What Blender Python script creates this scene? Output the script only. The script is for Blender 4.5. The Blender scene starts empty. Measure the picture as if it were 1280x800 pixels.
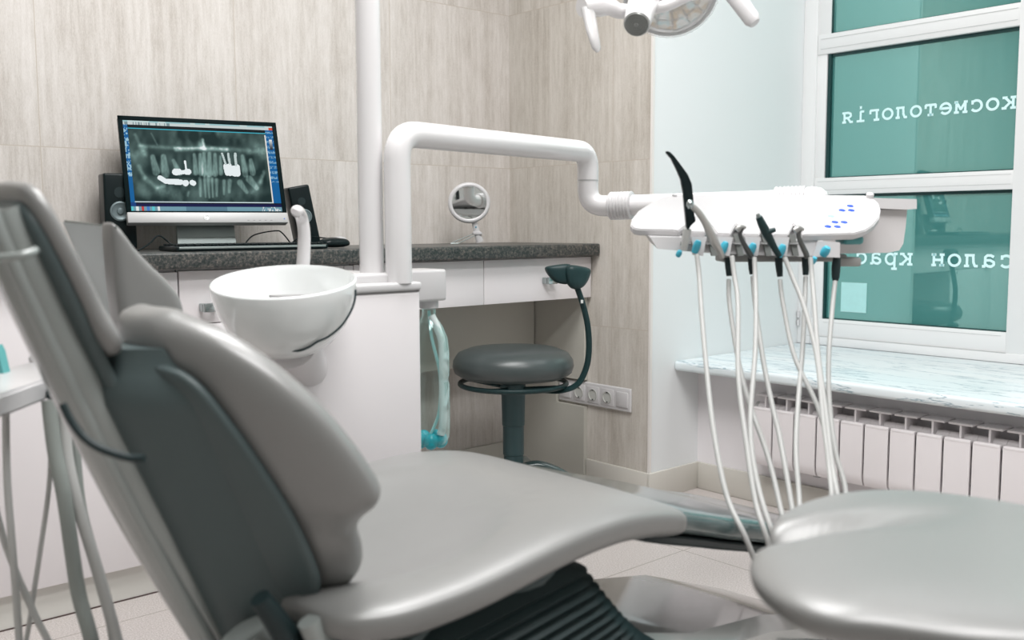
import bpy, bmesh, math, random
from mathutils import Vector, Matrix
random.seed(4)
V = Vector
PI = math.pi
col = bpy.context.scene.collection
sc = bpy.context.scene

# ------------------------------------------------------------------ camera
F = 1224.7; PITCH = math.radians(5.476); HEAD = math.radians(48.49); ROLL = math.radians(0.23)
CAM = V((0, 0, .98))
FH = V((math.cos(HEAD), math.sin(HEAD), 0)); UP = V((0, 0, 1))
FW = FH*math.cos(PITCH) - UP*math.sin(PITCH)
R0 = V((math.sin(HEAD), -math.cos(HEAD), 0)); U0 = R0.cross(FW)
RT = R0*math.cos(ROLL) - U0*math.sin(ROLL); UT = U0*math.cos(ROLL) + R0*math.sin(ROLL)
def ray(x, y): return FW*F + RT*(x-640) - UT*(y-400)
def pl(x, y, ax, val):            # survey helper: sight line through a real plane of the room
    d = ray(x, y); i = 'xyz'.index(ax); return CAM + d*((val-CAM[i])/d[i])
def dp(x, y, z): return CAM + ray(x, y)*(z/F)
def onplane(x, y, p0, n):
    d = ray(x, y); return CAM + d*((p0-CAM).dot(n)/d.dot(n))

cd = bpy.data.cameras.new('camera'); cam = bpy.data.objects.new('camera', cd); col.objects.link(cam)
cam.matrix_world = Matrix(((RT.x, UT.x, -FW.x, CAM.x), (RT.y, UT.y, -FW.y, CAM.y), (RT.z, UT.z, -FW.z, CAM.z), (0, 0, 0, 1)))
cd.sensor_width = 36; cd.lens = F/1280*36; cd.clip_start = .02
cd.dof.use_dof = True; cd.dof.focus_distance = 2.9; cd.dof.aperture_fstop = 4.0
sc.camera = cam

# ------------------------------------------------------------------ materials
def mat(name, color, rough=.5, metal=0, var=.04, scale=8, bump=0, bscale=200, coat=0, spec=.5, emit=0, alpha=None, trans=0, sheen=0):
    m = bpy.data.materials.new(name); m.use_nodes = True; nt = m.node_tree; b = nt.nodes['Principled BSDF']
    b.inputs['Roughness'].default_value = rough; b.inputs['Metallic'].default_value = metal
    b.inputs['Coat Weight'].default_value = coat; b.inputs['Coat Roughness'].default_value = .08
    b.inputs['Specular IOR Level'].default_value = spec
    tc = nt.nodes.new('ShaderNodeTexCoord'); no = nt.nodes.new('ShaderNodeTexNoise'); no.inputs['Scale'].default_value = scale
    no.inputs['Detail'].default_value = 3
    nt.links.new(tc.outputs['Object'], no.inputs['Vector'])
    mx = nt.nodes.new('ShaderNodeMix'); mx.data_type = 'RGBA'
    nt.links.new(no.outputs['Fac'], mx.inputs[0])
    mx.inputs[6].default_value = (*[max(0, c*(1-var)) for c in color], 1); mx.inputs[7].default_value = (*[min(1, c*(1+var)) for c in color], 1)
    nt.links.new(mx.outputs[2], b.inputs['Base Color'])
    if emit:
        nt.links.new(mx.outputs[2], b.inputs['Emission Color']); b.inputs['Emission Strength'].default_value = emit
    if bump:
        n2 = nt.nodes.new('ShaderNodeTexNoise'); n2.inputs['Scale'].default_value = bscale
        nt.links.new(tc.outputs['Object'], n2.inputs['Vector'])
        bp = nt.nodes.new('ShaderNodeBump'); bp.inputs['Strength'].default_value = bump; bp.inputs['Distance'].default_value = .001
        nt.links.new(n2.outputs['Fac'], bp.inputs['Height']); nt.links.new(bp.outputs['Normal'], b.inputs['Normal'])
    if trans:
        b.inputs['Transmission Weight'].default_value = trans
    return m

def s2l(r, g, b):
    f = lambda c: ((c/255+.055)/1.055)**2.4 if c > 10 else c/255/12.92
    return (f(r), f(g), f(b))

white_lac = mat('white_lacquer', (.80, .765, .775), .32, var=.01)
white_pla = mat('white_plastic', (.63, .62, .625), .3, var=.01, coat=.15)
white_enam = mat('white_enamel', (.75, .735, .74), .22, var=.01, coat=.5)
ceram = mat('white_ceramic', (.86, .88, .875), .12, var=.01, coat=.6)
leather = mat('grey_leather', (.205, .206, .201), .36, var=.05, scale=5, bump=.08, bscale=900, spec=.8, coat=.25)
leather.node_tree.nodes['Principled BSDF'].inputs['Coat Roughness'].default_value = .32
leather2 = mat('dark_leather', (.055, .07, .07), .34, var=.06, bump=.1, bscale=700, spec=.6)
shell = mat('grey_shell', (.070, .096, .098), .42, var=.05, spec=.4)
gloss_grey = mat('glossy_grey_plastic', (.27, .295, .285), .16, var=.05, scale=3, coat=.6)
rubber = mat('black_rubber', (.014, .026, .028), .42, var=.1, spec=.3)
blackp = mat('black_plastic', (.006, .012, .013), .3, var=.1, spec=.2)
tealblack = mat('teal_black_plastic', (.013, .036, .038), .42, var=.1, spec=.3)
hose_m = mat('grey_hose', (.55, .555, .54), .4, var=.03)
hose_w = mat('white_hose', (.46, .465, .455), .4, var=.03)
hose_d = mat('dark_grey_hose', (.31, .34, .32), .45, var=.05, scale=40)
chrome = mat('chrome', (.42, .47, .47), .18, metal=1, var=.03)
steel = mat('brushed_silver', (.36, .41, .40), .38, metal=.6, var=.03)
silver_pl = mat('silver_plastic', (.47, .47, .47), .42, metal=.1, var=.02)
blue_knob = mat('blue_rubber', (.06, .42, .56), .35, var=.1)
blue_btn = mat('blue_button', (.005, .07, .72), .3, var=.05)
lblue_btn = mat('light_blue_button', (.35, .72, .85), .3, var=.05)
teal_gloss = mat('teal_film_plastic', (.055, .085, .085), .15, var=.35, scale=6, coat=.6)
base_gloss = mat('glossy_base_plastic', (.50, .51, .50), .1, var=.03, coat=.6)
paint_w = mat('white_wall_paint', (.80, .82, .825), .7, var=.015, scale=1.5)
paint_w2 = mat('low_wall_paint', (.80, .775, .79), .7, var=.015, scale=1.5)
ceil_m = mat('ceiling_paint', (.85, .85, .84), .8, var=.01)
base_tile = mat('cream_skirting', (.62, .60, .55), .35, var=.03)
trim_m = mat('cream_trim', (.80, .77, .74), .4, var=.02)
seal = mat('dark_seal', (.02, .04, .045), .5, var=.05)
gasket_m = mat('window_gasket', (.0, .035, .035), .35, var=.1)
upvc = mat('white_window_plastic', (.80, .80, .80), .3, var=.008)
panel_in = mat('beige_laminate', (.50, .49, .44), .5, var=.03)
amber = mat('amber_facet', (.75, .50, .25), .15, var=.5, scale=38, coat=.5)
_n = amber.node_tree; _cr = _n.nodes.new('ShaderNodeValToRGB'); _cr.color_ramp.interpolation = 'CONSTANT'
_cr.color_ramp.elements[0].color = (.62, .42, .20, 1); _cr.color_ramp.elements[1].position = .46; _cr.color_ramp.elements[1].color = (.78, .74, .66, 1)
_e = _cr.color_ramp.elements.new(.54); _e.color = (.45, .75, .80, 1); _e = _cr.color_ramp.elements.new(.60); _e.color = (.85, .84, .82, 1)
_n.links.new([x for x in _n.nodes if x.type == 'TEX_NOISE'][0].outputs['Fac'], _cr.inputs[0]); _n.links.new(_cr.outputs[0], _n.nodes['Principled BSDF'].inputs['Base Color'])
clear_pl = mat('frosted_handle', (.80, .79, .79), .2, var=.02, trans=.35)

def tile_mat(name, axis, u0, tint=(1, 1, 1)):
    m = bpy.data.materials.new(name); m.use_nodes = True; nt = m.node_tree; L = nt.links; N = nt.nodes
    b = N['Principled BSDF']; g = N.new('ShaderNodeNewGeometry'); sp = N.new('ShaderNodeSeparateXYZ'); L.new(g.outputs['Position'], sp.inputs[0])
    a = N.new('ShaderNodeMath'); a.operation = 'SUBTRACT'; L.new(sp.outputs[axis], a.inputs[0]); a.inputs[1].default_value = u0 - 6
    z = N.new('ShaderNodeMath'); z.operation = 'SUBTRACT'; L.new(sp.outputs['Z'], z.inputs[0]); z.inputs[1].default_value = .01
    cb = N.new('ShaderNodeCombineXYZ'); L.new(a.outputs[0], cb.inputs[0]); L.new(z.outputs[0], cb.inputs[1])
    br = N.new('ShaderNodeTexBrick'); br.offset = 0; br.inputs['Scale'].default_value = 1
    br.inputs['Brick Width'].default_value = .6; br.inputs['Row Height'].default_value = .6; br.inputs['Mortar Size'].default_value = .0013
    br.inputs['Mortar Smooth'].default_value = .2
    br.inputs['Color1'].default_value = (0, 0, 0, 1); br.inputs['Color2'].default_value = (1, 1, 1, 1); br.inputs['Mortar'].default_value = (.5, .5, .5, 1)
    L.new(cb.outputs[0], br.inputs['Vector'])
    # per-tile shift of the veining
    off = N.new('ShaderNodeVectorMath'); off.operation = 'MULTIPLY_ADD'; L.new(br.outputs['Color'], off.inputs[0]); off.inputs[1].default_value = (7, 3, 0); L.new(cb.outputs[0], off.inputs[2])
    def noise(sx, sz, det, ro=.6):
        mp = N.new('ShaderNodeMapping'); mp.inputs['Scale'].default_value = (sx, sz, 1); L.new(off.outputs[0], mp.inputs[0])
        n = N.new('ShaderNodeTexNoise'); n.inputs['Scale'].default_value = 1; n.inputs['Detail'].default_value = det; n.inputs['Roughness'].default_value = ro
        L.new(mp.outputs[0], n.inputs['Vector']); return n.outputs['Fac']
    n1 = noise(22, .9, 4); n2 = noise(95, 12, 6, .75); n3 = noise(5, 3, 3); n4 = noise(420, 130, 2)
    def add(p, q, k):
        mm = N.new('ShaderNodeMath'); mm.operation = 'MULTIPLY_ADD'; L.new(q, mm.inputs[0]); mm.inputs[1].default_value = k; L.new(p, mm.inputs[2]); return mm.outputs[0]
    s = add(add(add(n1, n2, .95), n3, .5), n4, .45)
    cr = N.new('ShaderNodeValToRGB'); e = cr.color_ramp.elements
    e[0].position = .98; e[0].color = (*[c*t for c, t in zip(s2l(163, 154, 140), tint)], 1)
    e[1].position = 1.52; e[1].color = (*[c*t for c, t in zip(s2l(216, 210, 202), tint)], 1)
    k = e.new(1.25); k.color = (*[c*t for c, t in zip(s2l(195, 188, 177), tint)], 1)
    sc_ = N.new('ShaderNodeMath'); sc_.operation = 'MULTIPLY'; L.new(s, sc_.inputs[0]); sc_.inputs[1].default_value = .5
    for el in cr.color_ramp.elements: pass
    e[0].position = .56; e[1].position = .72; e[2].position = .90
    e[0].color = (*[c*t for c, t in zip(s2l(182, 174, 166), tint)], 1)
    e[1].color = (*[c*t for c, t in zip(s2l(206, 200, 194), tint)], 1)
    e[2].color = (*[c*t for c, t in zip(s2l(224, 219, 215), tint)], 1)
    L.new(sc_.outputs[0], cr.inputs[0])
    mx = N.new('ShaderNodeMix'); mx.data_type = 'RGBA'; L.new(br.outputs['Fac'], mx.inputs[0]); L.new(cr.outputs[0], mx.inputs[6])
    mx.inputs[7].default_value = (*s2l(190, 180, 168), 1)
    L.new(mx.outputs[2], b.inputs['Base Color']); b.inputs['Roughness'].default_value = .38
    return m
tile_b = tile_mat('travertine_tile_back', 'X', .865)
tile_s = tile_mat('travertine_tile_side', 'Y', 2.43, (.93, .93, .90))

def floor_mat():
    m = bpy.data.materials.new('speckled_floor_tile'); m.use_nodes = True; nt = m.node_tree; L = nt.links; N = nt.nodes
    b = N['Principled BSDF']; g = N.new('ShaderNodeNewGeometry')
    mp = N.new('ShaderNodeMapping'); mp.inputs['Location'].default_value = (.1+6, -1.82+6, 0); L.new(g.outputs['Position'], mp.inputs[0])
    br = N.new('ShaderNodeTexBrick'); br.offset = 0; br.inputs['Scale'].default_value = 1; br.inputs['Brick Width'].default_value = .6
    br.inputs['Row Height'].default_value = .6; br.inputs['Mortar Size'].default_value = .0018
    L.new(mp.outputs[0], br.inputs['Vector'])
    n = N.new('ShaderNodeTexNoise'); n.inputs['Scale'].default_value = 260; n.inputs['Detail'].default_value = 2; L.new(g.outputs['Position'], n.inputs['Vector'])
    cr = N.new('ShaderNodeValToRGB'); e = cr.color_ramp.elements; e[0].position = .35; e[0].color = (*s2l(180, 172, 167), 1); e[1].position = .65; e[1].color = (*s2l(216, 209, 207), 1)
    L.new(n.outputs['Fac'], cr.inputs[0])
    mx = N.new('ShaderNodeMix'); mx.data_type = 'RGBA'; L.new(br.outputs['Fac'], mx.inputs[0]); L.new(cr.outputs[0], mx.inputs[6]); mx.inputs[7].default_value = (*s2l(150, 143, 135), 1)
    L.new(mx.outputs[2], b.inputs['Base Color']); b.inputs['Roughness'].default_value = .35
    return m
floor_m = floor_mat()

def granite():
    m = bpy.data.materials.new('dark_granite'); m.use_nodes = True; nt = m.node_tree; L = nt.links; N = nt.nodes
    b = N['Principled BSDF']; g = N.new('ShaderNodeNewGeometry')
    n = N.new('ShaderNodeTexNoise'); n.inputs['Scale'].default_value = 130; n.inputs['Detail'].default_value = 4; n.inputs['Roughness'].default_value = .7; L.new(g.outputs['Position'], n.inputs['Vector'])
    cr = N.new('ShaderNodeValToRGB'); e = cr.color_ramp.elements
    e[0].position = .38; e[0].color = (.012, .02, .02, 1); e[1].position = .68; e[1].color = (.16, .14, .125, 1); k = e.new(.5); k.color = (.045, .05, .048, 1)
    L.new(n.outputs['Fac'], cr.inputs[0]); L.new(cr.outputs[0], b.inputs['Base Color']); b.inputs['Roughness'].default_value = .35
    return m
granite_m = granite()

def marble():
    m = bpy.data.materials.new('veined_marble'); m.use_nodes = True; nt = m.node_tree; L = nt.links; N = nt.nodes
    b = N['Principled BSDF']; g = N.new('ShaderNodeNewGeometry')
    mp = N.new('ShaderNodeMapping'); mp.inputs['Scale'].default_value = (14, 1.6, 14); mp.inputs['Rotation'].default_value = (0, 0, .1); L.new(g.outputs['Position'], mp.inputs[0])
    n = N.new('ShaderNodeTexNoise'); n.inputs['Scale'].default_value = 1; n.inputs['Detail'].default_value = 8; n.inputs['Roughness'].default_value = .65; L.new(mp.outputs[0], n.inputs['Vector'])
    s = N.new('ShaderNodeMath'); s.operation = 'SUBTRACT'; L.new(n.outputs['Fac'], s.inputs[0]); s.inputs[1].default_value = .5
    ab = N.new('ShaderNodeMath'); ab.operation = 'ABSOLUTE'; L.new(s.outputs[0], ab.inputs[0])
    cr = N.new('ShaderNodeValToRGB'); e = cr.color_ramp.elements
    e[0].position = 0; e[0].color = (.22, .32, .38, 1); e[1].position = .016; e[1].color = (.80, .83, .84, 1)
    L.new(ab.outputs[0], cr.inputs[0])
    n2 = N.new('ShaderNodeTexNoise'); n2.inputs['Scale'].default_value = .35; n2.inputs['Detail'].default_value = 2; L.new(mp.outputs[0], n2.inputs['Vector'])
    cr2 = N.new('ShaderNodeValToRGB'); e = cr2.color_ramp.elements; e[0].position = .4; e[0].color = (.92, .97, .985, 1); e[1].position = .6; e[1].color = (1, 1, 1, 1)
    L.new(n2.outputs['Fac'], cr2.inputs[0])
    mx = N.new('ShaderNodeMix'); mx.data_type = 'RGBA'; mx.blend_type = 'MULTIPLY'; mx.inputs[0].default_value = 1
    L.new(cr.outputs[0], mx.inputs[6]); L.new(cr2.outputs[0], mx.inputs[7]); L.new(mx.outputs[2], b.inputs['Base Color']); b.inputs['Roughness'].default_value = .3
    return m
marble_m = marble()

def teal_glass():
    m = bpy.data.materials.new('teal_film_glass'); m.use_nodes = True; nt = m.node_tree; L = nt.links; N = nt.nodes
    N.remove(N['Principled BSDF']); out = N['Material Output']
    d = N.new('ShaderNodeBsdfDiffuse'); g = N.new('ShaderNodeBsdfGlossy'); mx = N.new('ShaderNodeMixShader')
    n = N.new('ShaderNodeTexNoise'); n.inputs['Scale'].default_value = 1.5; tc = N.new('ShaderNodeTexCoord'); L.new(tc.outputs['Object'], n.inputs['Vector'])
    cr = N.new('ShaderNodeValToRGB'); cr.color_ramp.elements[0].color = (.075, .27, .26, 1); cr.color_ramp.elements[1].color = (.10, .32, .30, 1)
    L.new(n.outputs['Fac'], cr.inputs[0]); L.new(cr.outputs[0], d.inputs['Color'])
    g.inputs['Color'].default_value = (.50, .74, .68, 1); g.inputs['Roughness'].default_value = .015
    mx.inputs[0].default_value = .36
    L.new(d.outputs[0], mx.inputs[1]); L.new(g.outputs[0], mx.inputs[2]); L.new(mx.outputs[0], out.inputs['Surface'])
    return m
glass_t = teal_glass()

def vcol_mat(name, em=1.0):
    m = bpy.data.materials.new(name); m.use_nodes = True; nt = m.node_tree; b = nt.nodes['Principled BSDF']
    a = nt.nodes.new('ShaderNodeVertexColor'); a.layer_name = 'Col'
    b.inputs['Base Color'].default_value = (.003, .003, .003, 1); b.inputs['Roughness'].default_value = .3; b.inputs['Specular IOR Level'].default_value = .02
    nt.links.new(a.outputs['Color'], b.inputs['Emission Color']); b.inputs['Emission Strength'].default_value = em
    return m

def pet():
    m = bpy.data.materials.new('clear_bottle_plastic'); m.use_nodes = True; nt = m.node_tree; N = nt.nodes; L = nt.links
    N.remove(N['Principled BSDF']); out = N['Material Output']
    t = N.new('ShaderNodeBsdfTransparent'); t.inputs[0].default_value = (.90, .96, .95, 1)
    g = N.new('ShaderNodeBsdfGlossy'); g.inputs['Roughness'].default_value = .08; g.inputs[0].default_value = (.8, 1, .98, 1)
    lw = N.new('ShaderNodeLayerWeight'); lw.inputs[0].default_value = .28
    no = N.new('ShaderNodeTexNoise'); no.inputs['Scale'].default_value = 18; tc = N.new('ShaderNodeTexCoord'); L.new(tc.outputs['Object'], no.inputs['Vector'])
    bp = N.new('ShaderNodeBump'); bp.inputs['Strength'].default_value = .3; L.new(no.outputs['Fac'], bp.inputs['Height']); L.new(bp.outputs[0], g.inputs['Normal'])
    mx = N.new('ShaderNodeMixShader'); L.new(lw.outputs['Facing'], mx.inputs[0]); L.new(t.outputs[0], mx.inputs[1]); L.new(g.outputs[0], mx.inputs[2])
    L.new(mx.outputs[0], out.inputs['Surface']); return m
pet_m = pet()
pet_blue = mat('blue_bottle_base', (.02, .42, .5), .15, var=.3, scale=30)
mirror_m = mat('mirror_glass', (.82, .84, .83), .02, metal=1, var=.005)

# ------------------------------------------------------------------ mesh helpers
def box(bm, x0, x1, y0, y1, z0, z1, bev=0, seg=2):
    b2 = bmesh.new()
    r = bmesh.ops.create_cube(b2, size=1)
    for v in b2.verts: v.co = V(((x0+x1)/2+v.co.x*(x1-x0), (y0+y1)/2+v.co.y*(y1-y0), (z0+z1)/2+v.co.z*(z1-z0)))
    if bev: bmesh.ops.bevel(b2, geom=b2.edges[:], offset=bev, segments=seg, profile=.5, affect='EDGES', clamp_overlap=True)
    merge(bm, b2)
def merge(bm, b2, M=None):
    if M is not None: bmesh.ops.transform(b2, matrix=M, verts=b2.verts)
    me = bpy.data.meshes.new('t'); b2.to_mesh(me); b2.free(); bm.from_mesh(me); bpy.data.meshes.remove(me)
def obox(bm, c, ax, ay, az, sx, sy, sz, bev=0, seg=2):    # oriented box
    b2 = bmesh.new(); bmesh.ops.create_cube(b2, size=1)
    for v in b2.verts: v.co = V((v.co.x*sx, v.co.y*sy, v.co.z*sz))
    if bev: bmesh.ops.bevel(b2, geom=b2.edges[:], offset=bev, segments=seg, profile=.5, affect='EDGES', clamp_overlap=True)
    for v in b2.verts: v.co = c + ax*v.co.x + ay*v.co.y + az*v.co.z
    merge(bm, b2)
def catmull(pts, n=8, closed=False):
    pts = [V(p) for p in pts]; out = []; N = len(pts)
    rng = range(N) if closed else range(N-1)
    for i in rng:
        if closed: p0, p1, p2, p3 = pts[(i-1) % N], pts[i], pts[(i+1) % N], pts[(i+2) % N]
        else: p0, p1, p2, p3 = pts[max(0, i-1)], pts[i], pts[i+1], pts[min(N-1, i+2)]
        for k in range(n):
            t = k/n
            out.append(.5*((2*p1)+(p2-p0)*t+(2*p0-5*p1+4*p2-p3)*t*t+(3*p1-p0-3*p2+p3)*t**3))
    if not closed: out.append(pts[-1])
    return out
def tube(bm, pts, r, seg=12, smooth=0, closed=False, sq=None, up0=None):
    """sweep; r number or list; sq=(a,b) gives an elliptic/flat section (a along the frame normal)"""
    rl = r if isinstance(r, (list, tuple)) else None
    if smooth:
        if rl:
            q = catmull([(a, 0, 0) for a in rl], smooth, closed); rl = [a.x for a in q]
        pts = catmull(pts, smooth, closed)
    pts = [V(p) for p in pts]; n = len(pts); rings = []
    up = V(up0) if up0 else None
    for i, p in enumerate(pts):
        if closed: t = (pts[(i+1) % n]-pts[i-1]).normalized()
        else: t = (pts[min(i+1, n-1)]-pts[max(i-1, 0)]).normalized()
        if up is None: up = V((0, 0, 1)) if abs(t.z) < .9 else V((1, 0, 0))
        a = (up - t*up.dot(t)).normalized(); b = t.cross(a)
        if not up0: up = a
        rr = rl[min(i, len(rl)-1)] if rl else r
        ra, rb = (sq[0]*rr, sq[1]*rr) if sq else (rr, rr)
        rings.append([bm.verts.new(p + a*math.cos(2*PI*k/seg)*ra + b*math.sin(2*PI*k/seg)*rb) for k in range(seg)])
    m = n if closed else n-1
    for i in range(m):
        A, B = rings[i], rings[(i+1) % n]
        for k in range(seg): bm.faces.new((A[k], A[(k+1) % seg], B[(k+1) % seg], B[k]))
    if not closed:
        bm.faces.new(rings[0][::-1]); bm.faces.new(rings[-1])
def lathe(bm, prof, c, axis=(0, 0, 1), seg=40, sy=1, cap=True):
    z = V(axis).normalized(); x = z.orthogonal().normalized() if abs(z.z) < .99 else V((1, 0, 0)); y = z.cross(x)
    c = V(c); rings = []
    for r, h in prof:
        if r < 1e-6: rings.append([bm.verts.new(c+z*h)])
        else: rings.append([bm.verts.new(c+z*h+x*r*math.cos(2*PI*k/seg)+y*r*sy*math.sin(2*PI*k/seg)) for k in range(seg)])
    for A, B in zip(rings, rings[1:]):
        for k in range(seg):
            k2 = (k+1) % seg
            if len(A) == 1 and len(B) == 1: continue
            if len(A) == 1: bm.faces.new((A[0], B[k], B[k2]))
            elif len(B) == 1: bm.faces.new((A[k], A[k2], B[0]))
            else: bm.faces.new((A[k], A[k2], B[k2], B[k]))
    if cap and len(rings[0]) > 1: bm.faces.new(rings[0][::-1])
    if cap and len(rings[-1]) > 1: bm.faces.new(rings[-1])
def prism(bm, poly, off):          # poly: list of 3D points, off: extrusion vector
    a = [bm.verts.new(V(p)) for p in poly]; b = [bm.verts.new(V(p)+off) for p in poly]; n = len(a)
    bm.faces.new(a[::-1]); bm.faces.new(b)
    for i in range(n): bm.faces.new((a[i], a[(i+1) % n], b[(i+1) % n], b[i]))
def pad(bm, outline, center, mapf, top, bot, rings=12, pw=2.6, n=6, extra=None):
    """cushion: closed outline (u,v) shrunk to a centre; rounded rim; mapf(u,v,h)->world"""
    ol = catmull([(a, b, 0) for a, b in outline], n, True); c = V((*center, 0)); N = len(ol)
    def ring(r, h): return [bm.verts.new(V(mapf(c.x+(p.x-c.x)*r, c.y+(p.y-c.y)*r, h + (extra(c.x+(p.x-c.x)*r, c.y+(p.y-c.y)*r) if (extra and h > 0) else 0)))) for p in ol]
    rs = []
    ts = [PI/2*i/rings for i in range(1, rings+1)]
    e = 2/pw
    seq = [(max(math.sin(t), 0)**e, top*max(math.cos(t), 0)**e) for t in ts]            # centre -> rim on top
    seqb = [(math.sin(t)**e, -bot*max(math.cos(t), 0)**e) for t in ts[:-1]][::-1]
    for r, h in seq + seqb: rs.append(ring(r, h))
    ct = bm.verts.new(V(mapf(c.x, c.y, top + (extra(c.x, c.y) if extra else 0)))); cb = bm.verts.new(V(mapf(c.x, c.y, -bot)))
    for k in range(N): bm.faces.new((ct, rs[0][k], rs[0][(k+1) % N]))
    for A, B in zip(rs, rs[1:]):
        for k in range(N): bm.faces.new((A[k], B[k], B[(k+1) % N], A[(k+1) % N]))
    for k in range(N): bm.faces.new((cb, rs[-1][(k+1) % N], rs[-1][k]))

wloc = {}
def obj(name, bm, m, parent=None, smooth=True, ang=40, base=None):
    me = bpy.data.meshes.new(name)
    bmesh.ops.recalc_face_normals(bm, faces=bm.faces)
    xs = [v.co for v in bm.verts]
    lo = V([min(c[i] for c in xs) for i in range(3)]); hi = V([max(c[i] for c in xs) for i in range(3)])
    o0 = V(base) if base is not None else V(((lo.x+hi.x)/2, (lo.y+hi.y)/2, lo.z))
    for v in bm.verts: v.co -= o0
    bm.to_mesh(me); bm.free()
    me.materials.append(m)
    if smooth:
        me.polygons.foreach_set('use_smooth', [True]*len(me.polygons))
        try: me.set_sharp_from_angle(angle=math.radians(ang))
        except Exception: pass
    o = bpy.data.objects.new(name, me); col.objects.link(o)
    wloc[o] = o0
    if parent: o.parent = parent; o.location = o0 - wloc[parent]
    else: o.location = o0
    return o
def tag(o, label, cat, group=None, kind=None):
    o['label'] = label; o['category'] = cat
    if group: o['group'] = group
    if kind: o['kind'] = kind
    return o
def empty(name, loc, label, cat, group=None):
    o = bpy.data.objects.new(name, None); col.objects.link(o); o.location = loc; o.empty_display_size = .05
    wloc[o] = V(loc); return tag(o, label, cat, group)
def struct(o): o['kind'] = 'structure'; return o
def nb(): return bmesh.new()
def boxo(name, m, dims, parent=None, bev=0, **k):
    b = nb(); box(b, *dims, bev=bev); return obj(name, b, m, parent, **k)
def text_mesh(s, size, m, name, parent, loc, xdir, ydir):
    cu = bpy.data.curves.new('txt', 'FONT'); cu.body = s; cu.size = size; cu.align_x = 'CENTER'; cu.align_y = 'CENTER'; cu.extrude = .0002
    t = bpy.data.objects.new('txt', cu); col.objects.link(t)
    dg = bpy.context.evaluated_depsgraph_get(); me = bpy.data.meshes.new_from_object(t.evaluated_get(dg))
    bpy.data.objects.remove(t); bm = nb(); bm.from_mesh(me)
    X = V(xdir).normalized(); Y = V(ydir).normalized(); Z = X.cross(Y)
    for v in bm.verts: v.co = V(loc) + X*v.co.x + Y*v.co.y + Z*v.co.z
    return obj(name, bm, m, parent, smooth=False)

# ------------------------------------------------------------------ room shell
BW = 2.992; TW = 2.638; RV = 2.245; RW = 2.913; XW = 3.59; CEIL = 2.8; XL = -1.7; YB = -1.7
struct(boxo('floor', floor_m, (XL-.1, 3.0, YB-.1, BW+.1, -.1, 0), smooth=False))
struct(boxo('ceiling', ceil_m, (XL-.1, 3.9, YB-.1, BW+.1, CEIL, CEIL+.1), smooth=False))
struct(boxo('wall_back', tile_b, (XL-.1, TW, BW, BW+.1, 0, CEIL), smooth=False))
struct(boxo('wall_side', tile_s, (TW, TW+.1, RV+.004, BW+.1, 0, CEIL), smooth=False))
dimw = mat('low_bounce_grey', (.46, .47, .46), .7, var=.02)  # mid-grey chosen for the unseen walls to cut bounce light
struct(boxo('wall_left', dimw, (XL-.1, XL, YB, BW, 0, CEIL), smooth=False))
struct(boxo('wall_front', dimw, (XL-.1, 3.0, YB-.1, YB, 0, CEIL), smooth=False))
b = nb(); box(b, TW+.1, 3.9, RV, RV+.1, 0, CEIL); box(b, TW+.001, TW+.1, RV, RV+.003, 0, CEIL)
struct(obj('wall_reveal', b, paint_w, smooth=False))
struct(boxo('wall_radiator', paint_w2, (RW, RW+.1, .1, RV, 0, .455), smooth=False))
b = nb(); box(b, TW, TW+.1, YB, .1, 0, CEIL); box(b, TW+.1, 3.9, 0, .1, 0, CEIL)
struct(obj('wall_right', b, paint_w, smooth=False))
struct(boxo('trim_1', trim_m, (TW-.004, TW+.006, RV-.004, RV+.006, .0985, CEIL), smooth=False))
# skirting
def skirt(n, x0, x1, y0, y1): struct(boxo(n, base_tile, (x0, x1, y0, y1, 0, .1), bev=.002))
skirt('baseboard_back', 1.62, TW-.02, BW-.012, BW)
skirt('baseboard_side', TW-.012, TW, RV, 2.548)
skirt('baseboard_reveal', TW-.012, RW-.001, RV-.012, RV)
skirt('baseboard_radiator', RW-.012, RW, .1, RV-.012)
# window sill (marble)
b = nb(); box(b, 2.767, 3.571, .1, RV, .457, .493, bev=.012, seg=4)
o = struct(obj('trim_2', b, marble_m)); o['label'] = 'white marble window sill with blue veins above the radiator'
# window_1
zt = 2.45
b = nb()
y_r = 1.36; ym = 1.418
win = bpy.data.objects.new('window_1', None); col.objects.link(win); win.location = (XW, 1.2, .5); win['kind'] = 'structure'; wloc[win] = V((XW, 1.2, .5))
# outer frame and mullions
for (y0, y1, z0, z1, x0) in [(2.185, RV, .493, zt, 3.566), (1.30, 1.413, .493, zt, 3.568), (.1, .16, .493, zt, 3.566),
                             (.161, 2.184, .493, .528, 3.5655), (1.40, 2.2, .528, .60, 3.572), (.1, 1.32, .528, .60, 3.572),
                             (.161, 2.184, 1.10, 1.167, 3.570), (.161, 2.184, 1.655, 1.733, 3.5705), (.161, 2.184, zt-.07, zt, 3.5655), (2.137, 2.20, .56, 1.11, 3.574), (2.144, 2.20, 1.15, 1.67, 3.576), (2.13, 2.20, 1.72, zt, 3.576)]:
    box(b, x0, 3.64, y0, y1, z0, z1, bev=.003)
obj('window_frame', b, upvc, win)
b = nb()   # shallow profile grooves on the mullions
for z in (1.118, 1.152, 1.675, 1.714): box(b, 3.5692, 3.5705, 1.42, 2.17, z, z+.0016)
box(b, 3.5712, 3.5725, 1.43, 2.13, .586, .5875); box(b, 3.5655, 3.5665, 1.41, 2.2, .5265, .5285)
obj('profile_groove', b, mat('groove_grey', (.55, .56, .56), .5), win, smooth=False)
gk = nb()
for (z0, z1) in [(.60, 1.10), (1.167, 1.655), (1.733, zt-.07)]:
    for (y0, y1) in [(1.413, 2.141), (.16, 1.30)]:
        box(gk, 3.586, 3.60, y0, y1, z1-.011, z1); box(gk, 3.586, 3.60, y0, y1, z0, z0+.004)
        box(gk, 3.580, 3.60, y1-.013, y1, z0, z1)
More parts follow.
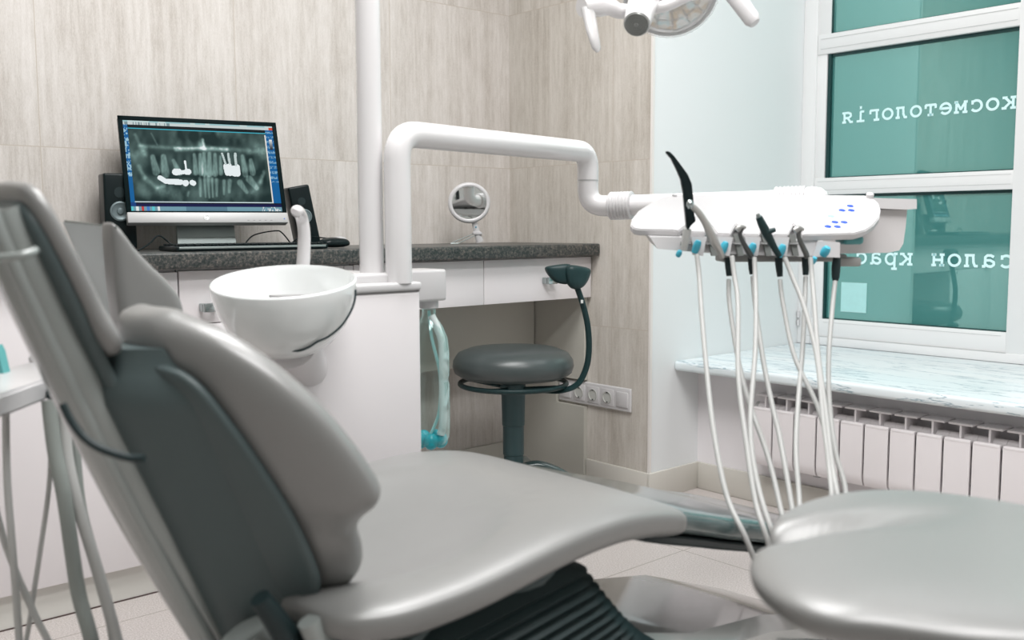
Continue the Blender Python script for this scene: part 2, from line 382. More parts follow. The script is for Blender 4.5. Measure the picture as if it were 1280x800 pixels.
obj('gasket', gk, gasket_m, win, smooth=False)
for (z0, z1) in [(.60, 1.10), (1.167, 1.655), (1.733, zt-.07)]:
    for (y0, y1) in [(1.413, 2.141), (.16, 1.30)]:
        boxo('pane', glass_t, (3.594, 3.60, y0, y1, z0, z1), win, smooth=False)
# wall over and outside
struct(boxo('wall_window', paint_w, (3.566, 3.9, .1, RV, zt, CEIL), smooth=False))
struct(boxo('wall_outside', paint_w, (3.64, 3.9, .1, RV, 0, zt), smooth=False))
hinge = nb(); tube(hinge, [(3.560, 2.236, .60), (3.560, 2.236, .625)], .006, 10); tube(hinge, [(3.560, 2.236, .565), (3.560, 2.236, .59)], .006, 10)
obj('hinge', hinge, white_pla, win)

# window lettering (seen mirrored from inside)
def arc(cx, cy, rx, ry, a0, a1, n=14): return [(cx+rx*math.cos(math.radians(a0+(a1-a0)*i/n)), cy+ry*math.sin(math.radians(a0+(a1-a0)*i/n))) for i in range(n+1)]
S = lambda x, y, w=.34: [(x-w/2, y), (x+w/2, y)]
G = {
 'к': [[(.2, 0), (.2, 1)], S(.2, .06), S(.2, .94), [(.2, .48), (.42, .52), (.78, .94)], [(.42, .52), (.82, .06)], S(.8, .94, .3), S(.84, .06, .3)],
 'о': [arc(.5, .5, .4, .45, 0, 360, 24)],
 'с': [arc(.52, .5, .4, .45, 48, 318, 22), [(.8, .95), (.8, .66)]],
 'м': [[(.16, 0), (.16, .94)], [(.84, 0), (.84, .94)], [(.16, .94), (.5, .3), (.84, .94)], S(.14, .94, .24), S(.86, .94, .24), S(.17, .06, .32), S(.83, .06, .32)],
 'е': [arc(.5, .5, .4, .45, 0, 318, 24), [(.1, .52), (.9, .52)]],
 'т': [[(.5, 0), (.5, .94)], [(.1, .66), (.1, .94), (.9, .94), (.9, .66)], S(.5, .06, .4)],
 'л': [[(.8, 0), (.8, .94)], [(.3, .94), (.95, .94)], [(.38, .94), (.34, .35), (.24, .06), (.06, .06)], S(.82, .06, .3)],
 'г': [[(.26, 0), (.26, .94)], [(.1, .94), (.82, .94), (.82, .64)], S(.28, .06, .44)],
 'і': [[(.5, 0), (.5, .94)], [(.22, .94), (.5, .94)], S(.5, .06, .64), [(.5, 1.22), (.5, 1.42)]],
 'я': [[(.78, 0), (.78, .94)], [(.95, .94), (.42, .94), (.22, .84), (.2, .62), (.4, .46), (.78, .46)], [(.5, .46), (.22, .06)], S(.8, .06, .3), S(.16, .06, .26)],
 'а': [[(.18, .84), (.36, .95), (.6, .95), (.74, .8), (.74, .06), (.92, .06)], [(.74, .55), (.4, .56), (.16, .42), (.14, .2), (.32, .05), (.55, .08), (.74, .26)]],
 'н': [[(.2, 0), (.2, 1)], [(.8, 0), (.8, 1)], [(.2, .5), (.8, .5)], S(.2, .94, .3), S(.2, .06, .3), S(.8, .94, .3), S(.8, .06, .3)],
 'р': [[(.2, -.42), (.2, .94)], S(.12, .94, .24), S(.22, -.36, .4), arc(.53, .48, .36, .45, 160, -165, 20)],
}
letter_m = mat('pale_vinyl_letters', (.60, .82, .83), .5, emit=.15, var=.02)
def lettering(s, y0, pitch, zb, xh, gw, label):
    w = .215*xh; root = empty('window_lettering', (3.592, y0, zb), label, 'lettering')
    for i, ch in enumerate(s):
        if ch == ' ': continue
        bm = nb(); kk = 0
        for line in G[ch]:
            P = [V((y0+i*pitch+(a-.5)*gw, zb+bb*xh, 0)) for a, bb in line]
            for k in range(len(P)-1):
                d = (P[k+1]-P[k]); L_ = d.length
                if L_ < 1e-6: continue
                d.normalize(); n = V((-d.y, d.x, 0))*w/2; e0 = w*.16; A = P[k]-d*e0; B = P[k+1]+d*e0; kk += 1
                bm.faces.new([bm.verts.new((3.5925-(kk % 4)*.00008, c.x, c.y)) for c in (A+n, A-n, B-n, B+n)])
        obj('letter', bm, letter_m, root, smooth=False)
    return root
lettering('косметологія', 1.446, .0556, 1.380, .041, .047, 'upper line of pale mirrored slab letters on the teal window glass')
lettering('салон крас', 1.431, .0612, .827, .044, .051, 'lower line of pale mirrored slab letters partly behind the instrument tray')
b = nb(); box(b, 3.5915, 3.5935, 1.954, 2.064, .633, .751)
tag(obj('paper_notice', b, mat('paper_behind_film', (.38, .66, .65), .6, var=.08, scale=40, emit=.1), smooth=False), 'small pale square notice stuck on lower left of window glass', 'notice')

# ------------------------------------------------------------------ radiator
rad = empty('radiator', (2.86, 1.4, .15), 'white sectional radiator under the marble window sill', 'radiator')
def section(y0):
    bm = nb(); y1 = y0 + .080; c = (y0+y1)/2
    # front plate with rolled lower edge
    prof = [(2.814, .355), (2.813, .20), (2.815, .18), (2.824, .163), (2.84, .158), (2.84, .166), (2.828, .172), (2.822, .19), (2.821, .352)]
    prism(bm, [(x, y0+.002, z) for x, z in prof], V((0, .076, 0)))
    box(bm, 2.813, 2.833, y0+.002, y1-.002, .350, .362, bev=.004)
    box(bm, 2.832, 2.905, y0+.004, y1-.004, .398, .405, bev=.002)     # top grille plate
    box(bm, 2.834, 2.90, c-.003, c+.003, .16, .40)                    # web
    box(bm, 2.895, 2.903, y0+.004, y1-.004, .17, .36)
    tube(bm, [(2.868, y0-.001, .352), (2.868, y1+.001, .352)], .019, 14)
    tube(bm, [(2.868, y0-.001, .20), (2.868, y1+.001, .20)], .019, 14)
    return bm
for i in range(16):
    obj('radiator_section', section(1.859-.0828*i), white_lac, rad)
for z in (.352, .20):
    b = nb(); tube(b, [(2.868, 1.939, z), (2.868, 1.952, z)], .019, 14); obj('end_plug', b, silver_pl, rad)
for y in (1.70, .9):
    b = nb(); box(b, 2.85, 2.9129, y, y+.02, .15, .17); obj('wall_bracket', b, silver_pl, rad)
b = nb(); tube(b, [(2.868, .617, .2), (2.868, .57, .2), (2.868, .56, .19), (2.868, .56, 0)], .009, 10); obj('pipe', b, white_lac, rad)

# ------------------------------------------------------------------ cabinets and counter
CY = 2.487; DY = 2.53; DYB = DY+.018
def cabinet(x0, x1, name, label, drawer_top, legs=True):
    c = empty(name, ((x0+x1)/2, 2.76, 0), label, 'cabinet')
    boxo('carcass', white_lac, (x0, x1, DYB, BW-.004, .093, .868), c, smooth=False)
    boxo('plinth', mat('plinth_white', (.70, .69, .65), .4), (x0, x1, DYB+.008, BW-.02, 0, .093), c, smooth=False)
    return c
def handle(par, x, z, w=.045):
    b = nb(); box(b, x-w/2, x-w/2+.012, DY-.028, DY, z-.011, z+.011, bev=.002); box(b, x+w/2-.012, x+w/2, DY-.028, DY, z-.011, z+.011, bev=.002); box(b, x-w/2, x+w/2, DY-.034, DY-.022, z-.012, z+.012, bev=.002)
    return obj('handle', b, chrome, par)
c1 = cabinet(-.4, 1.057, 'floor_cabinet', 'long white floor cabinet with plain doors at the far left', False)
boxo('floor_seal', mat('brown_seal', (.08, .05, .045), .6), (-.4, 1.057, DYB+.005, DYB+.008, 0, .003), c1, smooth=False)
for x0, x1 in [(-.4, .053), (.056, .556), (.559, 1.0575)]:
    d = boxo('door', white_lac, (x0, x1-.0015, DY, DYB, .093, .862), c1, bev=.001)
c2 = cabinet(1.0605, 1.60, 'drawer_cabinet', 'white drawer cabinet with chrome handle behind the basin', True)
for x0, x1 in [(1.0605, 1.5675)]:
    d = boxo('drawer', white_lac, (x0, x1, DY, DYB, .722, .864), c2, bev=.001); handle(d, 1.135, .765)
    d = boxo('door', white_lac, (x0, x1, DY, DYB, .093, .719), c2, bev=.001)
boxo('filler_panel', white_lac, (1.570, 1.60, DY, DYB, .093, .864), c2, bev=.001)
# desk part: drawers hung below the worktop
dk = empty('desk_drawer_unit', (2.12, 2.76, .716), 'white drawer unit hung under the worktop above the stool', 'drawer unit')
boxo('carcass', white_lac, (1.603, 2.615, DYB, 2.82, .716, .868), dk, smooth=False)
d = boxo('drawer', white_lac, (1.603, 2.112, DY, DYB, .716, .866), dk, bev=.001); handle(d, 1.69, .785)
d = boxo('drawer', white_lac, (2.115, 2.632, DY, DYB, .716, .866), dk, bev=.001); handle(d, 2.405, .787)
b = nb(); box(b, 1.603, 2.612, 2.82, 2.838, .46, .868)
obj('modesty_panel', b, panel_in, dk, smooth=False)
b = nb(); box(b, 2.618, 2.636, 2.5515, BW-.013, 0, .300); box(b, 2.618, 2.636, 2.5515, BW-.013, .402, .868); box(b, 2.618, 2.636, 2.702, BW-.013, .300, .402)
tag(obj('end_panel', b, panel_in, smooth=False), 'beige side panel on tile wall carrying the right worktop end', 'panel')
b = nb(); box(b, -.4, TW-.001, CY, BW-.001, .870, .915, bev=.007, seg=3)
tag(obj('worktop', b, granite_m), 'dark speckled stone worktop running along the tiled back wall', 'worktop')

# ------------------------------------------------------------------ socket strip
so = empty('socket_strip', (TW-.006, 2.44, .34), 'white wall socket strip with three sockets and two switches', 'socket strip')
ys0 = 2.326; ys1 = 2.697; zc = .351
b = nb(); box(b, TW-.011, TW-.0005, ys0, ys1, zc-.0435, zc+.0435, bev=.005, seg=3); obj('frame', b, white_pla, so)
pit = (ys1-ys0-.006)/5
for i in range(5):
    yc_ = ys0 + .003 + pit*(i+.5)
    if i in (0, 4):
        b = nb(); box(b, TW-.0155, TW-.010, yc_-.028, yc_+.028, zc-.028, zc+.028, bev=.0025); obj('switch', b, white_pla, so)
    else:
        b = nb(); box(b, TW-.0135, TW-.010, yc_-.030, yc_+.030, zc-.031, zc+.031, bev=.0015)
        s_ = obj('socket', b, white_pla, so)
        b = nb(); lathe(b, [(.0215, 0), (.0215, .0025), (.0195, .0025), (.0185, -.0015), (0, -.0015)], (TW-.0138, yc_, zc), (-1, 0, 0), 28); obj('socket_well', b, mat('socket_well', (.55, .56, .53), .4), s_)
        b = nb()
        for dy in (-.0095, .0095): lathe(b, [(.0032, 0), (.0032, .001), (0, .001)], (TW-.0125, yc_+dy, zc), (-1, 0, 0), 12)
        for dz in (-.018, .018): box(b, TW-.0165, TW-.012, yc_-.003, yc_+.003, zc+dz-.002, zc+dz+.002)
        obj('contact', b, blackp, s_)
tag(obj('cable_duct_cover', (lambda b: (box(b, TW-.023, TW-.0205, 2.56, 2.625, .383, .392), b)[1])(nb()), tealblack, smooth=False), 'short dark bracket above the left end of socket strip', 'bracket') if False else None

# ------------------------------------------------------------------ monitor
ma = math.radians(-13.5); md = V((math.cos(ma), math.sin(ma), 0)); mn = V((math.sin(ma), -math.cos(ma), 0))    # mn: out of the screen, towards the room
bl = pl(160, 278, 'y', 2.80); MWd = .455; MH = .318
ln = math.radians(16.5); mu = (UP*math.cos(ln) - mn*math.sin(ln)).normalized(); mo = md.cross(mu)
mu = (mu - md*.018).normalized()
def mp(u, v, w=0): return bl + md*u + mu*v + mo*(w)
MWW = MWd
mon = empty('monitor', (bl.x+MWd/2, bl.y+.03, .915), 'silver and black monitor showing a dental x-ray of both jaws', 'monitor')
b = nb(); obox(b, mp(MWW/2, MH/2+.001, -.014), md, mu, mo, MWW, MH, .026, bev=.003); obj('back_case', b, blackp, mon)
b = nb()
def mbox(u0, u1, v0, v1, w0, w1, bev=.001): obox(b, mp((u0+u1)/2, (v0+v1)/2, (w0+w1)/2), md, mu, mo, u1-u0, v1-v0, w1-w0, bev=bev)
mbox(-.001, .012, .03, MH, -.002, .003); mbox(MWW-.012, MWW+.001, .03, MH, -.002, .003); mbox(-.001, MWW+.001, MH-.012, MH+.001, -.002, .003); mbox(0, MWW, .028, .034, -.002, .002)
obj('bezel', b, mat('bezel_black', (.004, .010, .011), .5, spec=.03), mon)
b = nb(); obox(b, mp(MWW/2, .013, -.010), md, mu, mo, MWW+.002, .032, .032, bev=.003)
bz = obj('lower_bezel', b, silver_pl, mon)
b = nb(); lc = mp(MWW*.475, .0135, .0064); tube(b, [lc+md*.0078*math.cos(2*PI*k/32)+mu*.0078*math.sin(2*PI*k/32) for k in range(32)], .0007, 6, closed=True); lg = obj('logo_ring', b, mat('logo_white', (.80, .82, .82), .3, emit=.25), bz)
text_mesh('hp', .0125, lg.data.materials[0], 'logo_letters', bz, mp(MWW*.475, .0132, .0066), (md - mu*0), mu)
b = nb()
for k in range(5): obox(b, mp(MWW*.74+k*.017, .004, .0062), md, mu, mo, .006, .0015, .001)
obj('control_mark', b, mat('mark_grey', (.25, .25, .26), .4), bz)
b = nb(); lathe(b, [(.002, 0), (.002, .001), (0, .001)], mp(MWW-.010, .009, .006), mo, 12); obj('power_button', b, mat('power_blue', (.1, .2, .55), .3), bz)
# stand
sb = V((bl.x, bl.y, 0)) + md*(MWW*.50); bk = -mn
b = nb()
st0 = V((sb.x, sb.y, .921)) + bk*.02
pts = []
for (h, back, w) in [(.0, .0, .172), (.03, .012, .168), (.07, .02, .166), (.12, .03, .172)]:
    c = st0 + bk*(back+.035) + UP*h; pts.append((c, w))
for (c0, w0), (c1, w1) in zip(pts, pts[1:]):
    q = [c0-md*w0/2, c0+md*w0/2, c1+md*w1/2, c1-md*w1/2]
    prism(b, q, bk*.02)
obj('stand_neck', b, steel, mon, ang=60)
b = nb(); obox(b, V((sb.x, sb.y, .919)) + bk*.055, md, bk, UP, .19, .08, .007, bev=.003); obj('stand_foot', b, steel, mon)

# screen picture: radiograph and program window as vertex colours
NU, NV = 340, 200
def sm(a, b_, x): t = min(1, max(0, (x-a)/(b_-a))); return t*t*(3-2*t)
def seg_d(px, py, ax, ay, bx, by):
    dx, dy = bx-ax, by-ay; L2 = dx*dx+dy*dy; t = 0 if L2 == 0 else max(0, min(1, ((px-ax)*dx+(py-ay)*dy)/L2))
    return math.hypot(px-ax-t*dx, py-ay-t*dy), t
# x-ray features in zoom-crop pixels of the picture area (0..740 x 0..370)
teeth_u = [(262, 300, 280, 378, 17), (315, 300, 325, 388, 19), (365, 320, 395, 385, 13), (470, 290, 478, 385, 12), (500, 290, 503, 388, 12), (520, 285, 520, 388, 13), (548, 285, 548, 390, 14), (577, 290, 577, 390, 13), (605, 300, 607, 388, 10), (722, 300, 735, 390, 15), (765, 320, 775, 382, 15)]
teeth_l = [(498, 410, 500, 500, 9), (520, 405, 526, 505, 7), (540, 405, 545, 508, 8), (560, 412, 563, 505, 7), (583, 418, 583, 500, 9), (622, 425, 620, 490, 9), (652, 425, 648, 480, 11), (705, 432, 740, 480, 14), (755, 415, 795, 460, 17)]
def edge_rect(u, v): pass
fill_u = [(375, 378, 390, 378, 17), (400, 382, 425, 378, 10), (432, 378, 440, 378, 15), (423, 325, 430, 370, 5)]
fill_l = [(298, 408, 325, 425, 12), (325, 425, 345, 428, 13), (350, 428, 400, 430, 14), (425, 435, 426, 435, 16), (458, 432, 466, 436, 13)]
bridge = [(632, 350, 640, 385, 13), (650, 350, 655, 385, 14), (675, 360, 680, 388, 14), (692, 355, 695, 388, 14), (640, 385, 695, 392, 10)]
implants = [(614, 285, 632, 338, 5), (646, 287, 653, 335, 6), (683, 288, 686, 342, 7)]
strokes = [(175, 185, 205, 245, 6, .25), (205, 245, 225, 290, 9, .3), (150, 300, 225, 265, 14, .18), (195, 350, 225, 410, 7, .3), (225, 410, 285, 460, 9, .3), (285, 460, 320, 450, 6, .35), (300, 470, 400, 515, 16, .14),
           (255, 180, 285, 240, 3, .2), (200, 245, 400, 258, 7, .28), (380, 264, 520, 258, 7, .5), (520, 258, 640, 266, 7, .5), (640, 262, 760, 272, 8, .25), (370, 255, 520, 258, 4, .4), (515, 215, 522, 262, 5, .7), (505, 240, 530, 262, 12, .4), (560, 255, 640, 265, 6, .3),
           (760, 280, 850, 270, 10, .25), (800, 250, 830, 300, 14, .22), (835, 380, 815, 430, 7, .4), (815, 430, 770, 480, 9, .22), (440, 480, 436, 500, 4, .25), (170, 430, 240, 500, 18, .12), (600, 180, 640, 215, 18, .16), (690, 175, 720, 220, 20, .14), (500, 170, 505, 250, 9, .14),
           (360, 180, 380, 240, 14, .12), (430, 200, 460, 250, 10, .12), (300, 470, 600, 520, 24, .10), (600, 520, 790, 480, 22, .10), (540, 400, 545, 412, 16, .2), (160, 260, 210, 340, 26, .12), (830, 200, 845, 300, 20, .12)]
import itertools
def vnoise(x, y, s=0):
    def h(i, j): 
        n = (i*374761393 + j*668265263 + s*1442695) & 0xffffffff; n = ((n ^ (n >> 13))*1274126177) & 0xffffffff; return ((n ^ (n >> 16)) & 0xffff)/65535
    i, j = math.floor(x), math.floor(y); fx, fy = x-i, y-j; fx = fx*fx*(3-2*fx); fy = fy*fy*(3-2*fy)
    return (h(i, j)*(1-fx)+h(i+1, j)*fx)*(1-fy)+(h(i, j+1)*(1-fx)+h(i+1, j+1)*fx)*fy
def xray(px, py):
    g = .13 + .13*(vnoise(px/70, py/60) - .5) + .12*(vnoise(px/22, py/45, 3)-.5)
    # dark mouth gap, dark sinus
    gap = 402 + 16*math.cos((px-520)/150) - 14
    g -= .13*math.exp(-((py-gap)/13)**2)*sm(230, 300, px)*sm(860, 760, px)
    g -= .10*math.exp(-((px-460)/90)**2-((py-205)/28)**2) + .10*math.exp(-((px-620)/100)**2-((py-205)/28)**2) + .08*math.exp(-((px-260)/40)**2-((py-370)/40)**2)+.08*math.exp(-((px-810)/30)**2-((py-390)/35)**2)
    g -= .08*sm(470, 525, py)
    for ax, ay, bx, by, w, k in strokes:
        w = w*1.45; k = k*.62
        if abs(px-(ax+bx)/2) > abs(bx-ax)/2+w*2.4 or abs(py-(ay+by)/2) > abs(by-ay)/2+w*2.4: continue
        d, t = seg_d(px, py, ax, ay, bx, by); g += k*math.exp(-(d/w)**2)*(.8+.4*vnoise(px/9, py/9, 11))
    for L_, k in ((teeth_u, .30), (teeth_l, .27)):
        for ax, ay, bx, by, w in L_:
            if abs(px-(ax+bx)/2) > 45: continue
            d, t = seg_d(px, py, ax, ay, bx, by); ww = w*1.25*(.65+.35*t) if L_ is teeth_u else w*1.25*(1-.35*t)
            g = max(g, g + k*(1-sm(ww-8, ww+3, d))*(.8+.35*(vnoise(px/6, py/14, 21)-.5)))
    for L_ in (fill_u, fill_l, bridge):
        for ax, ay, bx, by, w in L_:
            if abs(px-(ax+bx)/2) > 60: continue
            d, t = seg_d(px, py, ax, ay, bx, by)
            if d < w: g = 1.0
    for ax, ay, bx, by, w in implants:
        d, t = seg_d(px, py, ax, ay, bx, by)
        if d < w: g = .72 + .1*math.sin(py*.9)
    return max(.05, min(1, g))
# zoom-crop corners (crop scale 4 of region 120,120) of the lit screen: TL(112,108) TR(888,150) BL(160,580) BR(930,578)
SC = [(112, 108), (888, 150), (160, 580), (930, 578)]
def screen_color(u, v):            # u right 0..1, v down 0..1
    px = (SC[0][0]*(1-u)+SC[1][0]*u)*(1-v)+(SC[2][0]*(1-u)+SC[3][0]*u)*v
    py = (SC[0][1]*(1-u)+SC[1][1]*u)*(1-v)+(SC[2][1]*(1-u)+SC[3][1]*u)*v
    blue = s2l(10, 92, 150); white = s2l(205, 222, 226)
    if v > .972 or (v > .945):
        c = s2l(110, 150, 165)
        if u < .2 and int(u*60) % 2 == 0: c = [s2l(90, 190, 200), s2l(220, 225, 225), s2l(190, 60, 60), s2l(70, 120, 190)][int(u*60)//2 % 4]
        elif .35 < u < .62: c = s2l(85, 120, 140)
        elif u > .86 and vnoise(u*150, v*60, 5) > .55: c = s2l(215, 220, 222)
        return c
    if v > .90 and u > .035: return s2l(16, 18, 66) if v > .915 else s2l(16, 22, 40)
    if v > .90: return s2l(14, 60, 120)
    if v < .022: return s2l(150, 190, 195) if vnoise(u*20, 1, 2) > .35 else s2l(190, 210, 210)
    if v < .05:
        if u > .972: return s2l(205, 70, 50)
        return s2l(195, 205, 205) if not (u < .3 and vnoise(u*160, 3, 1) > .6) else s2l(120, 140, 145)
    if u < .03:
        if v < .62 and vnoise(u*180, v*60, 8) > .58: return s2l(150, 190, 210)
        return blue
    if u > .945:
        if .16 < v < .28 and .965 < u < .985: 
            k = (v-.16)/.12; return s2l(230-200*k, 235-200*k, 235-190*k)
        if (.07 < v < .66) and int(v*34) % 2 == 0 and vnoise(u*200, v*130, 9) > .45: return s2l(120, 165, 195)
        return blue
    if v < .085: return s2l(14, 22, 26)
    if v < .096: return s2l(60, 170, 190)
    if u > .936 and v > .11: return s2l(225, 222, 215)
    if v > .888: return white
    if v > .875 and False: return white
    g = xray(px, py)
    def mix(a, b_, t): return tuple(x*(1-t)+y*t for x, y in zip(a, b_))
    if g < .5: return mix(s2l(20, 42, 42), s2l(130, 160, 155), max(0, (g-.05)/.45)**1.35)
    return mix(s2l(130, 160, 155), s2l(228, 236, 238), min(1, (g-.5)/.45))
b = nb(); grid = [[b.verts.new(mp(.011+(MWW-.022)*i/NU, (MH-.011)-(MH-.011-.032)*j/NV, .0005)) for i in range(NU+1)] for j in range(NV+1)]
cl = b.loops.layers.color.new('Col')
for j in range(NV):
    for i in range(NU):
        f = b.faces.new((grid[j][i], grid[j+1][i], grid[j+1][i+1], grid[j][i+1]))
        c = screen_color((i+.5)/NU, (j+.5)/NV)
        # byte colour layer stores display values
        e = tuple((12.92*x if x < .0031308 else 1.055*x**(1/2.4)-.055) for x in c)
        for l in f.loops: l[cl] = (*e, 1)
obj('screen', b, vcol_mat('xray_screen', 1.0), mon, smooth=False)

# speakers
def speaker(c, wd, dd, h, lean, yaw, label):
    ax = V((math.cos(yaw), math.sin(yaw), 0)); out = V((math.sin(yaw), -math.cos(yaw), 0)); up = (UP*math.cos(lean) - ax*math.sin(lean)).normalized(); ax2 = out.cross(up)*-1
    ax2 = up.cross(out)*-1 if up.cross(out).dot(ax) < 0 else up.cross(out)
    r = empty('loudspeaker', c, label, 'speaker', None)
    b = nb(); obox(b, V(c)+up*(h/2)+UP*.004, ax2, out, up, wd, dd, h, bev=.006, seg=3); obj('case', b, blackp, r)
    ctr = V(c)+up*(h*.50)+out*(dd/2)+UP*.004
    b = nb(); lathe(b, [(wd*.33, 0), (wd*.33, .002), (wd*.28, .003), (wd*.26, .0015), (wd*.12, .001), (wd*.10, .005), (0, .007)], ctr, out, 28); obj('driver', b, mat('driver_grey', (.17, .22, .23), .35, metal=.3), r)
    b = nb(); lathe(b, [(wd*.18, 0), (wd*.18, .001), (0, .001)], V(c)+up*(h*.75)+out*(dd/2)+UP*.0035, out, 20); obj('tweeter', b, rubber, r)
    return r
p = pl(398, 299, 'z', .915)
p = V((1.645, 2.80, .915))
speaker((1.592, 2.78, .915), .068, .075, .192, math.radians(11), math.radians(-14), 'slim black loudspeaker right of the monitor, leaning back')
speaker((1.035, 2.885, .915), .085, .085, .215, 0.0, math.radians(-10), 'black loudspeaker half hidden behind left edge of monitor')
# keyboard
ka = math.radians(-1.5); kx = V((math.cos(ka), math.sin(ka), 0)); ky = V((-math.sin(ka), math.cos(ka), 0))
kc = V((1.290, 2.60, .923))
kb = empty('keyboard', (kc.x, kc.y, .915), 'thin dark keyboard with silver front edge under the monitor', 'keyboard')
b = nb(); obox(b, kc, kx, ky, UP, .455, .13, .014, bev=.004); obj('case', b, blackp, kb)
b = nb(); obox(b, kc - ky*.063+UP*.002, kx, ky, UP, .44, .006, .006, bev=.001); obj('front_strip', b, steel, kb)
first = None
for rw in range(5):
    nk = 19
    for k in range(nk):
        c = kc + kx*(-.22+.44*(k+.5)/nk) + ky*(-.045+.0225*rw) + UP*.0095
        if first is None:
            b = nb(); obox(b, c, kx, ky, UP, .0195, .019, .005, bev=.0015, seg=1); first = obj('key', b, blackp, kb); kbase = wloc[first]; c00 = c.copy()
        else:
            o = first.copy(); col.objects.link(o); o.parent = kb; o.location = first.location + (c-c00); wloc[o] = kbase+(c-c00)
# mouse
mcn = pl(418, 306, 'y', 2.63); mcn = V((mcn.x, 2.63, .916))
ms = empty('computer_mouse', mcn, 'silver topped black mouse on worktop right of the keyboard', 'mouse')
def mousemap(u, v, h): return mcn + V((u, v, .012)) + UP*h
b = nb(); pad(b, [(-.052, 0), (-.040, -.026), (0, -.031), (.038, -.025), (.050, 0), (.038, .025), (0, .031), (-.040, .026)], (0, 0), mousemap, .020, .0115, pw=2.3); obj('body', b, blackp, ms)
b = nb(); pad(b, [(-.012, 0), (-.005, -.020), (.018, -.024), (.038, -.018), (.045, 0), (.038, .018), (.018, .024), (-.005, .020)], (.018, 0), mousemap, .0225, .0, pw=2.4); obj('top_cover', b, silver_pl, ms)
# cables
def cable(name, pts, label, r=.0022, m=None):
    b = nb(); tube(b, pts, r, 8, smooth=8); return tag(obj(name, b, m or blackp), label, 'cable')
cable('cable', [(1.345, 2.72, .9175), (1.36, 2.74, .935), (1.41, 2.78, .957), (1.50, 2.82, .968), (1.53, 2.83, .960), (1.55, 2.80, .918)], 'thin black cable arching over worktop right of the monitor foot')
cable('cable', [(1.40, 2.71, .9175), (1.45, 2.71, .930), (1.48, 2.70, .926), (1.52, 2.68, .958), (1.55, 2.68, .950), (1.62, 2.66, .940), (1.645, 2.655, .918)], 'thin black looped cable lying behind the keyboard')
cable('cable', [(1.02, 2.70, .9175), (1.055, 2.71, .935), (1.085, 2.72, .957), (1.11, 2.72, .942), (1.13, 2.70, .9175)], 'thin black cable bent on worktop left of the keyboard')

# ------------------------------------------------------------------ cosmetic mirror
my = 2.80
mb_ = pl(600, 304.5, 'y', my); mb_.z = .916
mir = empty('table_mirror', mb_, 'round white table mirror on its prop stand on the worktop', 'mirror')
mc = pl(586.5, 253.5, 'y', my+.0)
nrm = (V((-.50, -.82, -.03))).normalized()
xa = UP.cross(nrm).normalized(); ya = nrm.cross(xa)
tl = math.radians(-30)
b = nb(); ring = []
Rr = .0665
def rp(a, r): return mc + xa*math.cos(a)*r*1.06 + (ya)*math.sin(a)*r
tube(b, [rp(2*PI*k/56, Rr) for k in range(56)], .0085, 10, closed=True, sq=(1, .8)); obj('ring_frame', b, white_pla, mir)
b = nb(); vs = [b.verts.new(rp(2*PI*k/48, .061)+nrm*.002) for k in range(48)]; b.faces.new(vs)
ex = bmesh.ops.extrude_face_region(b, geom=b.faces[:]); 
for v in [g for g in ex['geom'] if isinstance(g, bmesh.types.BMVert)]: v.co -= nrm*.006
obj('mirror_glass', b, mirror_m, mir, smooth=False)
hb = mb_ + V((0, 0, .0)); ht = mc + (mb_-mc).normalized()*.068
b = nb(); tube(b, [ht, ht*.5+hb*.5, hb+V((0, 0, .006))], [.0105, .0115, .0145], 12, sq=(.55, 1), up0=tuple(nrm)); hd = obj('handle', b, white_pla, mir)
b = nb(); c = ht*.45+hb*.55; obox(b, c, xa, nrm, (ht-hb).normalized(), .033, .018, .012, bev=.002); obj('clamp', b, white_pla, mir)
b = nb(); pr = pl(568, 305, 'y', my+.02); pr.z = .918
for dx in (-.010, .010): tube(b, [c+xa*dx-nrm*.005, pr + xa*dx*1.4], .0018, 8)
tube(b, [pr-xa*.014, pr+xa*.014], .0018, 8); obj('prop_leg', b, steel, mir)
b = nb(); lathe(b, [(.003, 0), (.003, .001), (0, .0015)], ht*.72+hb*.28+nrm*.0062, nrm, 12); obj('switch', b, mat('switch_teal', (.05, .25, .35), .3), mir)

# ------------------------------------------------------------------ operator stool
sx, sy_ = 2.155, 2.43
stl = empty('operator_stool', (sx, sy_, 0), 'dark grey round operator stool tucked under the worktop end', 'stool')
b = nb(); lathe(b, [(0, .576), (.09, .577), (.15, .572), (.185, .558), (.200, .536), (.203, .515), (.196, .494), (.175, .480), (.13, .476), (0, .476)], (sx, sy_, 0), seg=56); obj('seat', b, leather2, stl)
b = nb(); lathe(b, [(.11, .478), (.10, .468), (.035, .455), (.035, .44), (0, .44)], (sx, sy_, 0), seg=32); obj('seat_mount', b, tealblack, stl)
b = nb(); tube(b, [V((sx+.178*math.cos(2*PI*k/64), sy_+.178*math.sin(2*PI*k/64), .456)) for k in range(64)], .0085, 10, closed=True)
for a in (20, 110, 200, 290): a = math.radians(a); tube(b, [V((sx+.178*math.cos(a), sy_+.178*math.sin(a), .456)), V((sx+.03*math.cos(a), sy_+.03*math.sin(a), .440))], .006, 8)
obj('lever_ring', b, tealblack, stl)
b = nb(); lathe(b, [(0, .455), (.042, .455), (.044, .43), (.040, .418), (.040, .42), (.038, .315), (.0355, .313), (.0355, .215), (.033, .213), (.033, .12), (0, .12)], (sx, sy_, 0), seg=36); obj('column', b, mat('stool_column_teal', (.030, .070, .076), .42), stl)
def spt(px, py, d=3.27): return dp(px, py, d)
arm = [spt(648, 487, 3.3), spt(680, 489, 3.26), spt(704, 488, 3.22), spt(722, 480, 3.2), spt(732, 462, 3.19), spt(736, 440, 3.18), spt(735, 410, 3.17), spt(729, 382, 3.17), spt(721, 358, 3.17)]
b = nb(); tube(b, arm, .0125, 12, smooth=6, sq=(1.0, .5), up0=tuple(-FH*.75+RT*.65)); am = obj('backrest_arm', b, tealblack, stl)
